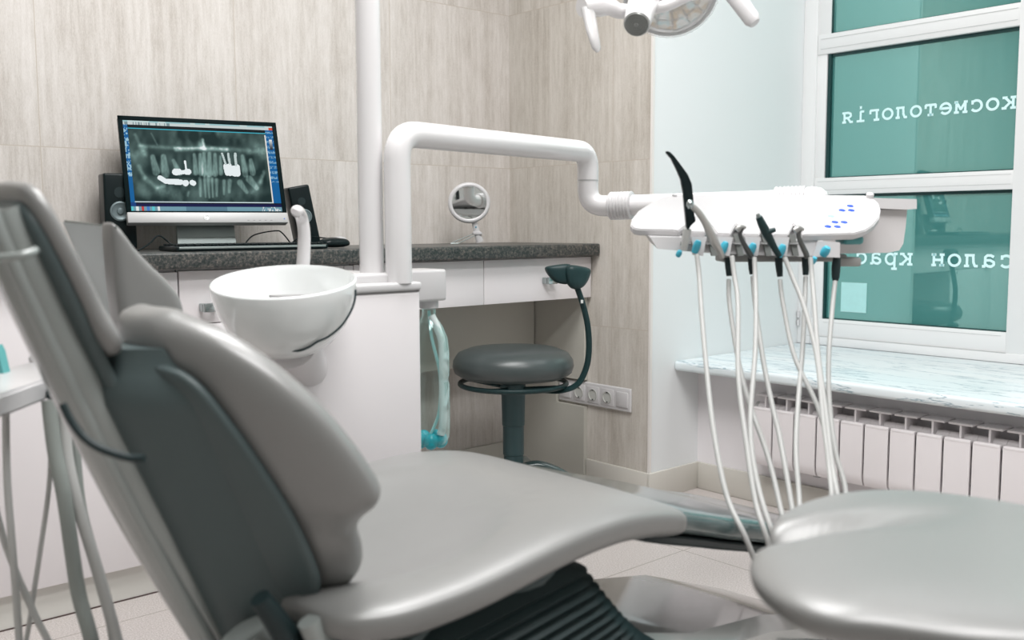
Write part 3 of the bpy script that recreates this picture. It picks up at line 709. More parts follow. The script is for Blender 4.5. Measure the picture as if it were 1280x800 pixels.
b = nb(); obox(b, spt(727.5, 377, 3.15), RT, UP, FW, .008, .011, .004); obj('small_label', b, mat('label_grey', (.6, .62, .6), .5), am)
# crescent shaped backrest pad
b = nb(); pc = spt(713, 345, 3.16)
wings = []
axx = (RT*.93 + FW*.35).normalized(); axd = UP.cross(axx).normalized()
if axd.dot(FW) < 0: axd = -axd
def bp_(u, v, h):
    bend = .02*math.cos(u/.073*1.5)
    return pc + axx*u + UP*(v*(1-.25*abs(u)/.073)) - axd*(h) + axd*(.02-bend)*1.2
pad(b, [(-.072, .022), (-.068, .036), (-.040, .040), (.0, .038), (.012, .020), (.010, -.016), (-.008, -.028), (-.040, -.026), (-.060, -.006)], (-.028, .008), lambda u, v, h: bp_(u, v, h)+axd*.012, .020, .020, pw=3.4)
pad(b, [(-.020, .020), (-.010, .034), (.03, .037), (.066, .034), (.075, .020), (.062, -.016), (.040, -.040), (.012, -.044), (-.010, -.030), (-.018, -.005)], (.028, .0), lambda u, v, h: bp_(u, v, h)-axd*.010, .022, .024, pw=3.4)
obj('backrest', b, tealblack, stl)
for k in range(5):
    a = math.radians(72*k - 40)
    d = V((math.cos(a), math.sin(a), 0)); c = V((sx, sy_, 0))
    b = nb(); tube(b, [c+d*.02+UP*.160, c+d*.08+UP*.176, c+d*.16+UP*.150, c+d*.25+UP*.088, c+d*.268+UP*.070], [.024, .021, .018, .014, .010], 12, smooth=5, sq=(.75, 1))
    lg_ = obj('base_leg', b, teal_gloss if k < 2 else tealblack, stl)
    w = c+d*.268; pd = V((-d.y, d.x, 0))
    b = nb()
    for s_ in (-1, 1): lathe(b, [(0, 0), (.024, 0), (.027, .003), (.027, .015), (.024, .018), (0, .018)], w+pd*s_*.004+V((0, 0, .0275))+d*.012, pd*s_, 24)
    lathe(b, [(.008, .03), (.008, .075), (0, .075)], w, seg=10)
    obj('caster', b, blackp, lg_)

# ------------------------------------------------------------------ dental unit (cuspidor column)
UX0 = .884; UX1 = 1.184; UY = 1.62; UYB = 1.88
du = empty('dental_unit', (1.03, 1.75, 0), 'white dental unit cabinet with spittoon bowl and tall poles', 'dental unit')
b = nb(); box(b, UX0, UX1, UY, UYB, .04, .848, bev=.006, seg=3); box(b, UX0-.022, UX0+.01, UY+.02, UYB-.02, .04, .74, bev=.004); body = obj('cabinet_body', b, white_lac, du)
b = nb(); box(b, UX0+.02, UX1-.02, UY+.02, UYB-.02, 0, .05); obj('plinth', b, mat('unit_plinth', (.35, .36, .35), .4), du)
b = nb(); box(b, 1.005, UX1+.002, UY-.004, UYB+.002, .851, .868, bev=.005, seg=3); box(b, 1.035, 1.14, UY+.02, UYB, .850, .887, bev=.006, seg=3); obj('top_plate', b, white_pla, du)
b = nb(); box(b, UX0, UX1-.001, UY+.001, UYB, .8475, .8515); obj('seam', b, mat('seam_grey', (.25, .24, .24), .5), du)
def bottom_at(px, d, z): p = dp(px, 340, d); return V((p.x, p.y, z))
P1 = bottom_at(465, 2.0, .88); P2 = bottom_at(498.5, 1.985, .866)
b = nb(); tube(b, [P1, P1+UP*1.118], .0247, 32); obj('lamp_pole', b, white_enam, du)
# holder block for bottle, right of the body
hx0, hx1 = 1.1835, 1.262
b = nb(); box(b, hx0+.002, hx1+.022, 1.66, 1.75, .822, .889, bev=.006, seg=3); obj('bottle_bracket', b, white_pla, du)
b = nb(); lathe(b, [(0, .823), (.021, .823), (.021, .806), (.017, .804), (0, .804)], (1.260, 1.694, 0), seg=28); obj('bottle_socket', b, white_pla, du)
# spittoon bowl
bd = 1.75; bc_ = dp(355, 353, bd); br_ = 90/F*bd
ax_b = (UP*math.cos(math.radians(10.5)) - FH*math.sin(math.radians(10.5))).normalized()
prof_o = [(br_, 0), (br_*.985, -.018), (br_*.93, -.048), (br_*.82, -.080), (br_*.64, -.108), (br_*.42, -.127), (br_*.2, -.135), (0, -.137)]
prof_i = [(0, -.125), (br_*.3, -.121), (br_*.6, -.100), (br_*.80, -.070), (br_*.91, -.040), (br_*.95, -.010), (br_*.955, -.003), (br_*.975, .004), (br_*.995, .003)]
b = nb(); lathe(b, prof_i+prof_o, bc_, ax_b, 72); bw = obj('spittoon_bowl', b, ceram, du, ang=60)
b = nb(); lathe(b, [(0, 0), (.022, 0), (.022, .003), (.015, .004), (0, .002)], bc_-ax_b*.1245, ax_b, 24); obj('drain', b, chrome, bw)
# bowl carrier arm into unit
b = nb(); c0 = bc_-ax_b*.12; tube(b, [c0+FH*.02, V((UX0+.06, UY+.05, .70)), V((UX0+.08, UY+.09, .66))], [.05, .05, .05], 20); obj('bowl_carrier', b, white_lac, du)
gp = [(444.5, 362), (443, 377), (437, 392), (426, 408), (410, 421), (397, 427), (386, 434), (374, 438.5), (364, 438)]
b = nb(); tube(b, [dp(x, y, 1.70+.0*i) for i, (x, y) in enumerate(gp)], .0020, 8, smooth=5); obj('bowl_seal', b, seal, du)
# water spout
b = nb(); sp = [(378.5, 336, 1.99), (380, 312, 1.99), (380, 290, 1.985), (377.5, 274, 1.975), (374, 266, 1.95), (371, 264, 1.93), (369, 266, 1.925)]
tube(b, [dp(*q) for q in sp], [.0140, .0134, .0128, .0125, .0125, .0122, .0105], 18, smooth=6, sq=(1, 1)); spo = obj('water_spout', b, white_enam, du)
b = nb(); lathe(b, [(.0165, 0), (.0165, .007), (0, .007)], dp(378.5, 337, 1.99), UP, 24); obj('spout_collar', b, seal, spo)
b = nb(); q = dp(378.5, 339, 1.99); lathe(b, [(.022, -.05), (.022, 0), (.018, .003), (0, .003)], q-UP*.004, UP, 24); obj('spout_base', b, ceram, du)

# ------------------------------------------------------------------ water bottle
wc = V((1.260, 1.694, 0))
wb = empty('water_bottle', (wc.x, wc.y, .50), 'clear upturned plastic bottle with blue foot on the unit', 'bottle')
b = nb()
prf = [(.0145, .803), (.0145, .790), (.018, .783), (.030, .765), (.040, .740), (.0435, .71), (.0435, .66), (.0415, .655), (.0415, .645), (.0435, .64), (.0435, .55), (.042, .525), (.036, .510)]
lathe(b, prf, wc, seg=40); obj('body', b, pet_m, wb)
b = nb()
for k in range(5):
    a = 2*PI*k/5+.35; c = wc+V((.023*math.cos(a), .023*math.sin(a), .517))
    b2 = nb(); bmesh.ops.create_uvsphere(b2, u_segments=16, v_segments=10, radius=.016)
    for v in b2.verts: v.co.z *= 1.15; v.co += c
    merge(b, b2)
obj('foot', b, pet_blue, wb)
b = nb(); tube(b, [wc+V((0, 0, .80)), wc+V((.004, -.004, .74)), wc+V((.018, -.014, .66)), wc+V((.016, -.012, .58)), wc+V((.002, 0, .53))], .0035, 10, smooth=6); obj('dip_tube', b, mat('pale_teal_tube', (.45, .75, .74), .3), wb)
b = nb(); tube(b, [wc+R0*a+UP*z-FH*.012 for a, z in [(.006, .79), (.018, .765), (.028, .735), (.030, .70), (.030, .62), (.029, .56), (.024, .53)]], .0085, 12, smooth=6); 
obj('lit_side_band', b, mat('milky_highlight', (.70, .78, .77), .3), wb)  # pale band imitating the brightly lit right side of the bottle

# ------------------------------------------------------------------ delivery arm
da = empty('delivery_arm', (P2.x, P2.y, .866), 'white bent tube arm on second pole reaching to the instrument tray', 'arm')
z1 = 1.166
E1 = dp(735, 192, 2.48)
def fillet(p0, c, p1, r, n=8):
    a = (p0-c).normalized(); b_ = (p1-c).normalized(); A = c+a*r; B = c+b_*r
    return [A*(1-t)**2 + c*2*t*(1-t) + B*t*t for t in [i/n for i in range(n+1)]]
top0 = V((P2.x, P2.y, z1)); top1 = V((E1.x, E1.y, z1-.0)); low1 = V((E1.x, E1.y, 1.03)); e2 = dp(776, 256, 2.46)
b = nb(); tube(b, [P2] + fillet(P2, top0, top1, .055) + fillet(top0, top1, low1, .045) + [V((E1.x, E1.y, 1.095))], .0268, 32); obj('upper_tube', b, white_enam, da)
b = nb(); tube(b, [V((E1.x, E1.y, 1.094))] + fillet(top1, low1, V((e2.x, e2.y, 1.03)), .045, 10) + [V((e2.x, e2.y, 1.03))], .0265, 32); obj('elbow', b, white_enam, da)
b = nb(); lathe(b, [(.0272, 0), (.0272, .003), (0, .003)], V((E1.x, E1.y, 1.093)), UP, 32); obj('joint_ring', b, silver_pl, da)
lathe_ax = (dp(985, 251, 2.28) - V((e2.x, e2.y, 1.03))).normalized()
b = nb(); pr_ = []
h = -.028
for k in range(7): pr_ += [(.0325, h), (.0355, h+.003), (.0355, h+.0055), (.0325, h+.008)]; h += .0085
lathe(b, [(0, -.028)]+pr_+[(0, h)], V((e2.x, e2.y, 1.03)), lathe_ax, 36); obj('bellows_joint', b, white_pla, da)
JE = dp(985, 251, 2.28)
b = nb(); tube(b, [V((e2.x, e2.y, 1.03)), JE], [.0262, .0262], 32); obj('lower_tube', b, white_enam, da)
b = nb(); pr_ = []; h = -.03
for k in range(8): pr_ += [(.0315, h), (.034, h+.0025), (.034, h+.006), (.0315, h+.008)]; h += .009
lathe(b, [(0, -.03)]+pr_+[(0, h)], JE+UP*.0, lathe_ax, 36); obj('end_bellows', b, white_pla, da)
b = nb(); lathe(b, [(.030, .04), (.032, .055), (.028, .075), (.018, .088), (0, .092)], JE, lathe_ax, 32); obj('end_cap', b, white_enam, da)

# ------------------------------------------------------------------ instrument tray head
ti = math.radians(21)
T0 = dp(930, 292, 1.90); tdep = (FH*math.cos(ti)+UP*math.sin(ti)); tn = (UP*math.cos(ti)-FH*math.sin(ti))
def tp(px, py, h=0): return onplane(px, py, T0, tn) + tn*h
th = empty('instrument_tray', (T0+FH*.1)-UP*.05, 'white instrument tray head with blue buttons and five holders', 'instrument tray')
back = [(842, 243), (905, 242.5), (960, 243), (1020, 243.5), (1080, 244)]
rightc = [(1090, 246.5), (1098, 253), (1101, 262), (1099, 272), (1092, 281), (1082, 287.5), (1068, 291.5)]
front = [(1010, 293), (1004, 293), (1000, 287), (992, 280), (988, 287), (985, 293), (966, 293), (962, 287), (956, 280), (951, 287), (949, 293), (929, 292.5), (925, 286), (920, 280), (916, 286), (913, 292), (896, 291.5), (892, 286), (887, 279), (883, 285), (881, 290), (862, 289.5), (857, 289), (860, 283), (866, 275), (858, 281), (848, 289), (842, 287.5)]
leftc = [(800, 286.5), (792, 285), (788, 281), (790, 273), (798, 263), (812, 254), (828, 246)]
poly = back+rightc+front+leftc
b = nb(); prism(b, [tp(x, y) for x, y in poly], -tn*.014)
bmesh.ops.recalc_face_normals(b, faces=b.faces)
ed = [e for e in b.edges if e.calc_face_angle(0) > .5]
bmesh.ops.bevel(b, geom=ed, offset=.0022, segments=2, affect='EDGES', clamp_overlap=True)
deck = obj('deck', b, mat('deck_plastic', (.56, .55, .555), .35, var=.01), th, ang=35)
# under body
def dq(x, y, d): return dp(x, y, d)
b = nb()
fr = [(812, 296), (1022, 300), (1022, 319), (1000, 321), (880, 316), (822, 311)]
prism(b, [dq(x, y, 1.905) for x, y in fr], FH*.11+UP*.012)
ub = obj('under_body', b, white_pla, th, ang=20)
b = nb()
fr = [(1022, 301), (1050, 303), (1050, 322), (1016, 321)]
prism(b, [dq(x, y, 1.90) for x, y in fr], FH*.10); obj('end_block', b, white_pla, th)
b = nb()
fr = [(1046, 262), (1134, 262), (1132, 285), (1129, 305), (1124, 313), (1110, 316), (1048, 317)]
prism(b, [dq(x, y, 2.11) for x, y in fr], FH*.10); obj('side_housing', b, silver_pl if False else mat('pale_grey_plastic', (.66, .64, .64), .35), th, ang=25)
b = nb(); fr = [(1080, 247), (1146, 249), (1146, 261), (1134, 262), (1080, 260)]
prism(b, [dq(x, y, 2.095) for x, y in fr], FH*.13); obj('side_tray', b, white_pla, th, ang=25)
b = nb(); obox(b, dq(1068, 300, 1.93)+FH*.03, R0, FH, UP, .04, .06, .018, bev=.007, seg=3); obj('teal_inlay', b, mat('teal_plastic', (.09, .32, .33), .4), th)
b = nb(); obox(b, dq(975, 322, 1.99), R0, FH, UP, .25, .07, .015, bev=.004); obox(b, dq(1058, 327, 1.97), R0, FH, UP, .045, .05, .018, bev=.005); obj('hose_rail', b, mat('mid_grey_plastic', (.30, .30, .29), .4), th)
# dark plates standing in for the shade inside the instrument notches
nlm = mat('notch_shade_grey', (.16, .16, .16), .5)
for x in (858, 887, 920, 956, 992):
    b = nb(); prism(b, [tp(x-7, 296, -.0165), tp(x+7, 296, -.0165), tp(x+5, 276, -.0165), tp(x-5, 276, -.0165)], tn*.0015); obj('notch_shade', b, nlm, th, smooth=False)
# button panel
b = nb(); prism(b, [tp(x, y, .0004) for x, y in [(1042, 254), (1074, 254), (1078, 262), (1066, 290), (1026, 290)]], tn*.0006); obj('button_panel', b, mat('panel_white', (.84, .85, .86), .3), deck)
for (x, y, mm) in [(1062.5, 258.3, blue_btn), (1052.5, 263.8, blue_btn), (1064, 263.8, blue_btn), (1039, 271, lblue_btn), (1043.5, 278.5, blue_btn), (1055, 278.7, blue_btn), (1034.7, 284, blue_btn), (1046.5, 284.2, blue_btn)]:
    b = nb(); lathe(b, [(0, .0022), (.0058, .0022), (.007, .0014), (.0072, 0)], tp(x, y, .0008), tn, 20); obj('button', b, mm, deck)
# back knobs
b = nb(); lathe(b, [(.008, 0), (.008, .010), (.006, .012), (0, .012)], tp(1087, 247, -.002), tn, 16); obj('pin', b, white_pla, deck)
b = nb(); lathe(b, [(.005, 0), (.005, .004), (0, .004)], tp(843, 245, 0), tn, 16); obj('pin', b, white_pla, deck)
# holders and blue knobs
for (x, y) in [(871, 307.5), (905, 309), (940, 311), (977, 312.5)]:
    b = nb(); c = dq(x, y, 1.885); ax = (-FH*.55 - UP*.15 + R0*-.25).normalized()
    lathe(b, [(0, .012), (.0048, .011), (.0072, .006), (.0076, -.004), (.006, -.014), (0, -.014)], c, (ax*.25+UP*.9+R0*.35).normalized(), 18); obj('blue_knob', b, blue_knob, th)
for (x, y, r) in [(1032, 313.5, .0085), (1017, 325, .006), (849, 316.5, .0055)]:
    b = nb(); c = dq(x, y, 1.885); lathe(b, [(0, r*1.2), (r*.7, r), (r, .3*r), (r, -r*.6), (r*.8, -r*1.3), (0, -r*1.3)], c, (-FH*.5+UP*.8+R0*.3).normalized(), 18); obj('blue_knob', b, blue_knob, th)
for (x0, x1) in [(866, 881), (899, 914), (933, 949), (969, 985)]:   # fork cheeks of the holders
    b = nb(); prism(b, [dq(x0-2, 296, 1.89), dq(x1+2, 296.5, 1.89), dq(x1-2, 320, 1.89), dq(x0+3, 319, 1.89)], FH*.03); obj('holder', b, white_pla, th, ang=20)
slm = mat('slot_grey', (.20, .21, .20), .5)
for x in (889, 922, 957, 991):
    b = nb(); prism(b, [dq(x-5, 293, 1.896), dq(x+3, 293, 1.896), dq(x+8, 320, 1.896), dq(x+1, 320, 1.896)], FH*.012); obj('holder_slot', b, slm, th)

# ------------------------------------------------------------------ instruments with hoses (each one thing)
TD = 1.87
def handpiece(name, label, pts, rad, m, hose, boot, hm, hr=.0048, tip=None, tipm=None, pairs=None, sq=None):
    base = dp(pts[-1][0], pts[-1][1], TD)
    r = empty(name, base, label, 'dental instrument')
    b = nb(); tube(b, [dp(x, y, d) for x, y, d in pts], rad, 14, smooth=6, sq=sq); obj('body', b, m, r)
    if tip:
        b = nb(); tube(b, [dp(x, y, d) for x, y, d in tip[0]], tip[1], 14, smooth=4); obj('tip', b, tipm, r)
    b = nb(); tube(b, [dp(x, y, d) for x, y, d in hose], hr, 12, smooth=8); obj('hose', b, hm, r)
    if boot:
        b = nb(); tube(b, [dp(x, y, d) for x, y, d in boot], [.0075, .007, .0055], 14); obj('hose_boot', b, rubber, r)
    return r
D1, D2 = 1.86, 1.93
def loop(front_pts, back_pts, by):     # U-shaped hose: front strand down, bottom, back strand up
    f = [(x, y, D1 - .30*max(0, (y-330)/370)) for x, y in front_pts]; k = [(x, y, D2 - .33*max(0, (y-330)/370)) for x, y in back_pts]
    fx, fy, fd = f[-1]; kx_, ky_, kd = k[-1]
    mid = [((fx*2+kx_)/3+4, by, (fd*2+kd)/3), ((fx+kx_*2)/3+2, by+1, (fd+kd*2)/3)]
    return f + mid + k[::-1]
# 1 syringe style handpiece with chrome head
handpiece('dental_handpiece', 'curved silver handpiece with chrome ball tip at tray left end',
    [(863, 256, 1.83), (872, 264, 1.835), (882, 279, 1.84), (890, 297, 1.85), (900, 315, 1.865), (903, 322, 1.87)], [.0055, .0062, .0068, .0085, .0065, .0055], mat('satin_silver', (.48, .47, .45), .3, metal=.5),
    loop([(871, 318), (874, 345), (877, 390), (883, 459), (892, 538), (908, 618), (930, 668)], [(911, 350), (912, 380), (922, 445), (935, 499), (960, 571), (975, 632), (984, 680)], 716), [(910, 322, D2), (911, 335, D2), (911.5, 345, D2)], hose_w, .0046,
    tip=([(862, 250, 1.828), (862.5, 255, 1.828), (863.5, 260, 1.83)], [.0035, .0072, .005]), tipm=chrome)
# 2
handpiece('dental_handpiece', 'short black turbine handpiece resting second from tray left, small flared head',
    [(927, 284, 1.84), (925, 293, 1.845), (929, 303, 1.85), (937, 317, 1.865), (940, 322, 1.87)], [.0065, .004, .0045, .0055, .005], mat('graphite', (.08, .085, .085), .35, metal=.4),
    loop([(915, 320), (918, 345), (922.5, 380), (923, 470), (933, 553), (944, 625), (957, 668)], [(941, 346), (944, 380), (954, 450), (966, 510), (976, 553), (989, 628), (996, 680)], 722), [(939.5, 322, D2), (940, 335, D2), (940.5, 343, D2)], hose_w, .0046,
    tip=([(921, 288, 1.838), (925, 284, 1.838), (932, 284.5, 1.84)], [.006, .0055, .003]), tipm=mat('graphite_light', (.35, .35, .34), .3, metal=.4))
# 3
handpiece('dental_handpiece', 'thick black scaler handpiece with silver tip rising over tray middle',
    [(948.5, 271, 1.83), (953, 281, 1.835), (959, 293, 1.845), (967, 308, 1.86), (974, 320, 1.87)], [.0062, .008, .0085, .0065, .0055], tealblack,
    loop([(943, 322), (944, 345), (945, 380), (944, 440), (938, 530), (946, 600), (968, 672)], [(975, 350), (979, 380), (993, 445), (1021, 506), (1036, 560), (1042, 625), (1040, 680)], 724), [(973, 322, D2), (974, 335, D2), (975, 346, D2)], hose_w, .0045,
    tip=([(947, 267.5, 1.828), (948.5, 271.5, 1.83)], [.0035, .005]), tipm=chrome)
sc3 = [o for o in bpy.data.objects if o.name.startswith('dental_handpiece')][-1]
b = nb(); tube(b, [dp(958, 291, 1.84), dp(964, 288.5, 1.838), dp(969, 287, 1.838)], [.0065, .005, .0042], 12); obj('side_nub', b, tealblack, sc3)
# 4
handpiece('dental_handpiece', 'grey contra-angle handpiece with spiky flared head beside the button panel',
    [(1000, 285, 1.84), (998, 293, 1.845), (1001, 303, 1.85), (1007, 316, 1.865), (1009, 322, 1.87)], [.0065, .0045, .0048, .0055, .005], mat('graphite_b', (.12, .125, .12), .35, metal=.4),
    loop([(981, 322), (990, 345), (1005, 383), (1021, 445), (1029, 524), (1036, 580), (1040, 640)], [(1007, 346), (1006, 380), (1003, 440), (998, 500), (995, 560), (999, 621), (1003, 680)], 726), [(1007, 322, D2), (1007, 333, D2), (1007, 344, D2)], hose_w, .0045,
    tip=([(993, 289, 1.838), (998, 285.5, 1.838), (1004.5, 287, 1.84)], [.0062, .006, .003]), tipm=mat('graphite_light2', (.35, .35, .34), .3, metal=.4))
# 5 (suction or light hose at right with black boot)
handpiece('dental_handpiece', 'light grey instrument hose with long black grip under the tray right end',
    [(1046, 322, 1.92), (1045, 334, 1.92), (1044.5, 346, 1.92), (1044, 351, 1.92)], [.0075, .0085, .0075, .0055], rubber,
    loop([(1013, 322), (1015, 345), (1018, 380), (1023, 445), (1033, 520), (1040, 580), (1050, 640)], [(1044, 352), (1041, 380), (1036, 445), (1037, 506), (1045, 567), (1056, 608), (1062, 670)], 728), None, hose_w, .0045)
# black sickle shaped lamp / suction handle
sk = [(833, 188.5), (838, 190), (843, 195), (852, 207), (860, 218), (865, 230), (867, 250), (868, 268), (870, 276), (864, 282), (860, 288), (858, 283), (856, 262), (854, 240), (851, 224), (845, 210), (839, 198), (832, 190)]
b = nb(); prism(b, [dp(x, y, 1.852) for x, y in sk], FH*.012); bmesh.ops.recalc_face_normals(b, faces=b.faces)
bmesh.ops.bevel(b, geom=[e for e in b.edges if e.calc_face_angle(0) > .8], offset=.0018, segments=2, affect='EDGES', clamp_overlap=True)
sick = empty('curing_shield', dp(860, 288, 1.85), 'tall black curved blade standing on left end of tray', 'dental instrument')
obj('blade', b, blackp, sick, ang=50)
b = nb(); tube(b, [dp(859, 286, 1.862), dp(857, 300, 1.868), dp(855, 312, 1.875)], [.0085, .0075, .006], 12); obj('grip', b, hose_m, sick)

# ------------------------------------------------------------------ operating light
LD = 2.0
ol = empty('operating_light', dp(800, 20, LD), 'white operating light with clear handles hanging over the chair', 'lamp')
b = nb(); tube(b, [dp(796, 30, 1.90), dp(800, 16, 1.93), dp(812, -25, 2.0)], [.026, .029, .033], 28); hub = obj('hub', b, white_enam, ol)
hax = (dp(794, 34, 1.88)-dp(800, 16, 1.93)).normalized()
b = nb(); pr_ = [(0, .002)]
for k in range(6): pr_ += [(.003+.0035*k, .002), (.0048+.0035*k, .0035)]
lathe(b, pr_+[(.0245, .001), (.0245, -.002)], dp(796, 30, 1.90)+hax*.001, hax, 32); obj('ridged_cap', b, mat('ridged_grey', (.30, .31, .30), .3, metal=.5), hub)
b = nb(); tube(b, [dp(727, 9, 1.93), dp(748, 7, 1.95), dp(763, 9, 1.96), dp(775, 14, 1.97), dp(800, 14, 1.98)], [.019, .022, .017, .015, .015], 20, smooth=5); obj('left_yoke', b, white_enam, ol)
b = nb(); tube(b, [dp(800, 12, 1.97), dp(830, 8, 1.96), dp(862, -6, 1.96), (dp(905, -20, 1.97))], [.013, .012, .012, .014], 16, smooth=5); obj('right_yoke', b, white_enam, ol)
b = nb(); tube(b, [dp(735, 12, 1.93), dp(740, 38, 1.92), dp(745.5, 60, 1.91), dp(747, 65, 1.91)], [.017, .015, .011, .004], 16, sq=(1, .6)); obj('handle', b, clear_pl, ol)
b = nb(); tube(b, [dp(898, -30, 1.97), dp(920, -3, 1.95), dp(940, 24, 1.93), dp(944, 29, 1.925)], [.018, .018, .017, .011], 16, sq=(1, .7)); obj('handle', b, white_pla, ol)
# reflector dome: facing down towards the chair
rc = dp(838, -12, 2.03); rax = (UP*-.35 - FH*.0 + V((-.5, -.3, 0))).normalized(); rax = (-UP*.50 - FH*.8 - R0*.10).normalized()
b = nb(); lathe(b, [(.098, 0), (.094, .012), (.080, .028), (.055, .040), (0, .046), (0, .036), (.05, .032), (.075, .020), (.09, .0)], rc - rax*.0, -rax, 48, cap=False); obj('reflector_dome', b, white_pla, ol)
b = nb(); rs_ = []
rng = random.Random(7)
for ri in range(4):
    for k in range(14):
        a0 = 2*PI*k/14; r0, r1 = .015+.018*ri, .015+.018*(ri+1)-.002
        X = rax.orthogonal().normalized(); Y = rax.cross(X)
        q = []
        for (rr, aa) in [(r0, a0), (r1, a0), (r1, a0+.40), (r0, a0+.40)]:
            hh = .030*(1-(rr/.095)**2)+rng.uniform(-.003, .003)
            q.append(b.verts.new(rc + X*rr*math.cos(aa)+Y*rr*math.sin(aa) - rax*(hh-.004)))
        b.faces.new(q)
obj('facet_reflector', b, amber, ol, smooth=False)
b = nb(); lathe(b, [(.1, -.003), (.102, .0), (.1, .006), (.09, .012), (.0, .018), (.0, .016), (.088, .010), (.097, .004)], rc, rax, 48, cap=False)
cov = mat('clear_cover', (.9, .93, .93), .05, var=.01); cov.node_tree.nodes['Principled BSDF'].inputs['Alpha'].default_value = .28
obj('clear_cover', b, cov, ol)
b = nb(); tube(b, [dp(812, -25, 2.0), dp(812, -25, 2.0)+UP*.25, V((1.35, 1.55, 2.02)), V((P1.x, P1.y, 2.022))], .018, 16, smooth=6); obj('lamp_arm', b, white_enam, ol)

# ------------------------------------------------------------------ dental chair
YC = 1.15
ch = empty('dental_chair', (1.1, YC, 0), 'grey upholstered reclining dental chair with black bellows under its seat', 'dental chair')
def lerp_prof(pr_, x):
    if x <= pr_[0][0]: return pr_[0][1]
    for (a, b_), (c, d) in zip(pr_, pr_[1:]):
        if x <= c:
            t = (x-a)/(c-a); t = t*t*(3-2*t)*.35+t*.65; return b_+(d-b_)*t
    return pr_[-1][1]
sp_ = [(.45, .535), (.56, .528), (.68, .530), (.78, .541), (.88, .556), (.96, .563), (1.04, .560), (1.12, .545), (1.2, .52), (1.35, .475), (1.6, .400), (1.9, .31)]
def spz(x): return sum(lerp_prof(sp_, x+dx) for dx in (-.05, -.025, 0, .025, .05))/5
def seatmap(u, v, h): return V((u, v, spz(u)+h))
def dish(u, v):
    e = ((u-.74)/.24)**2 + ((v-YC)/.20)**2
    return -.040*max(0, 1-e)**1.0 if e < 1 else 0
b = nb()
pad(b, [(.555, .955), (.60, .90), (.70, .885), (.85, .885), (1.0, .89), (1.13, .90), (1.17, .93), (1.185, 1.03), (1.19, 1.15), (1.19, 1.27), (1.18, 1.37), (1.13, 1.41), (1.0, 1.415), (.85, 1.415), (.70, 1.41), (.60, 1.39), (.56, 1.33), (.55, 1.15)], (.86, YC), seatmap, .030, .042, rings=16, pw=3.4, n=8, extra=dish)
obj('seat_cushion', b, leather, ch, ang=80)
b = nb()
pad(b, [(1.10, .935), (1.25, .925), (1.5, .93), (1.75, .955), (1.88, 1.0), (1.92, 1.15), (1.88, 1.30), (1.75, 1.345), (1.5, 1.37), (1.25, 1.385), (1.10, 1.385), (1.09, 1.15)], (1.45, YC), lambda u, v, h: V((u, v, spz(u)+h-.004)), .026, .028, rings=12, pw=3.4, n=8)
obj('leg_cushion', b, teal_gloss, ch, ang=80)
b = nb()
pad(b, [(1.08, .97), (1.3, .955), (1.6, .97), (1.8, 1.0), (1.83, 1.15), (1.8, 1.28), (1.6, 1.33), (1.3, 1.34), (1.08, 1.33)], (1.4, YC), lambda u, v, h: V((u, v, spz(u)+h-.032)), .006, .020, rings=8, pw=4, n=6)
obj('leg_pan', b, rubber, ch)
b = nb(); pad(b, [(.62, .96), (.75, .95), (.92, .955), (.92, 1.34), (.75, 1.345), (.62, 1.33)], (.78, YC), lambda u, v, h: V((u, v, spz(u)+h-.048)), .01, .022, rings=8, pw=4, n=6); obj('seat_pan', b, shell, ch)
# backrest: bucket shaped pad
def bx(z): return .60-(z-.461)*.42
def bg(v): return .16*(abs(v)/.27)**2
half = [(.0, .880), (-.05, .880), (-.075, .874), (-.125, .856), (-.163, .823), (-.192, .778), (-.209, .730), (-.218, .681), (-.214, .658), (-.194, .638), (-.180, .617), (-.176, .590), (-.166, .562), (-.143, .538), (-.108, .518), (-.055, .497), (0, .488)]
outl = half + [(-a, z) for a, z in half[-2:0:-1]]
def bkmap(u, v, h):
    n = V((1, 0, .42)).normalized(); s_ = .32*(u)/(.27**2)*1.0
    nn = V((1, -s_, .42)).normalized()
    return V((bx(v)+bg(u), YC+u, v)) + nn*(h)
b = nb(); pad(b, outl, (0, .69), lambda u, v, h: bkmap(u, v, h+.012), .040, .040, rings=14, pw=3.0, n=5); obj('backrest', b, leather, ch, ang=80)
ph = [(.0, .846), (-.07, .838), (-.104, .822), (-.124, .772), (-.138, .71), (-.145, .66), (-.146, .60), (-.140, .565), (-.118, .532), (-.06, .507), (0, .50)]
po = ph + [(-a, z) for a, z in ph[-2:0:-1]]
b = nb(); pad(b, po, (0, .68), lambda u, v, h: bkmap(u, v, -h-.030), .009, .006, rings=10, pw=7, n=5); bs = obj('back_shell', b, shell, ch, ang=80)
# side fairing that joins the wing shell to the spine
b = nb(); rgs = []
for k in range(25):
    z = .845 - .37*k/24; e_ = 1 if 0 < k < 24 else .6
    q0 = V((bx(z)-.088, YC-.040, z)); q3 = V((bx(z)+bg(.118)-.034, YC-.122, z))
    top_f = sm(0, 4, k) if k < 4 else 1
    q1 = q0*.67+q3*.33+V((-.004, -.004, 0)); q2 = q0*.33+q3*.67+V((-.003, -.003, 0))
    q4 = V((bx(z)+.02, YC-.09, z)); q5 = V((bx(z), YC+.06, z)); q6 = V((bx(z)-.085, YC+.06, z))
    cen = V((bx(z)-.02, YC-.02, z))
    f_ = .55+.45*top_f
    rgs.append([b.verts.new(cen+(q-cen)*f_) for q in (q0, q1, q2, q3, q4, q5, q6)])
for A, B in zip(rgs, rgs[1:]):
    for k in range(7): b.faces.new((A[k], A[(k+1) % 7], B[(k+1) % 7], B[k]))
b.faces.new(rgs[0]); b.faces.new(rgs[-1][::-1])
obj('side_fairing', b, shell, ch, ang=60)
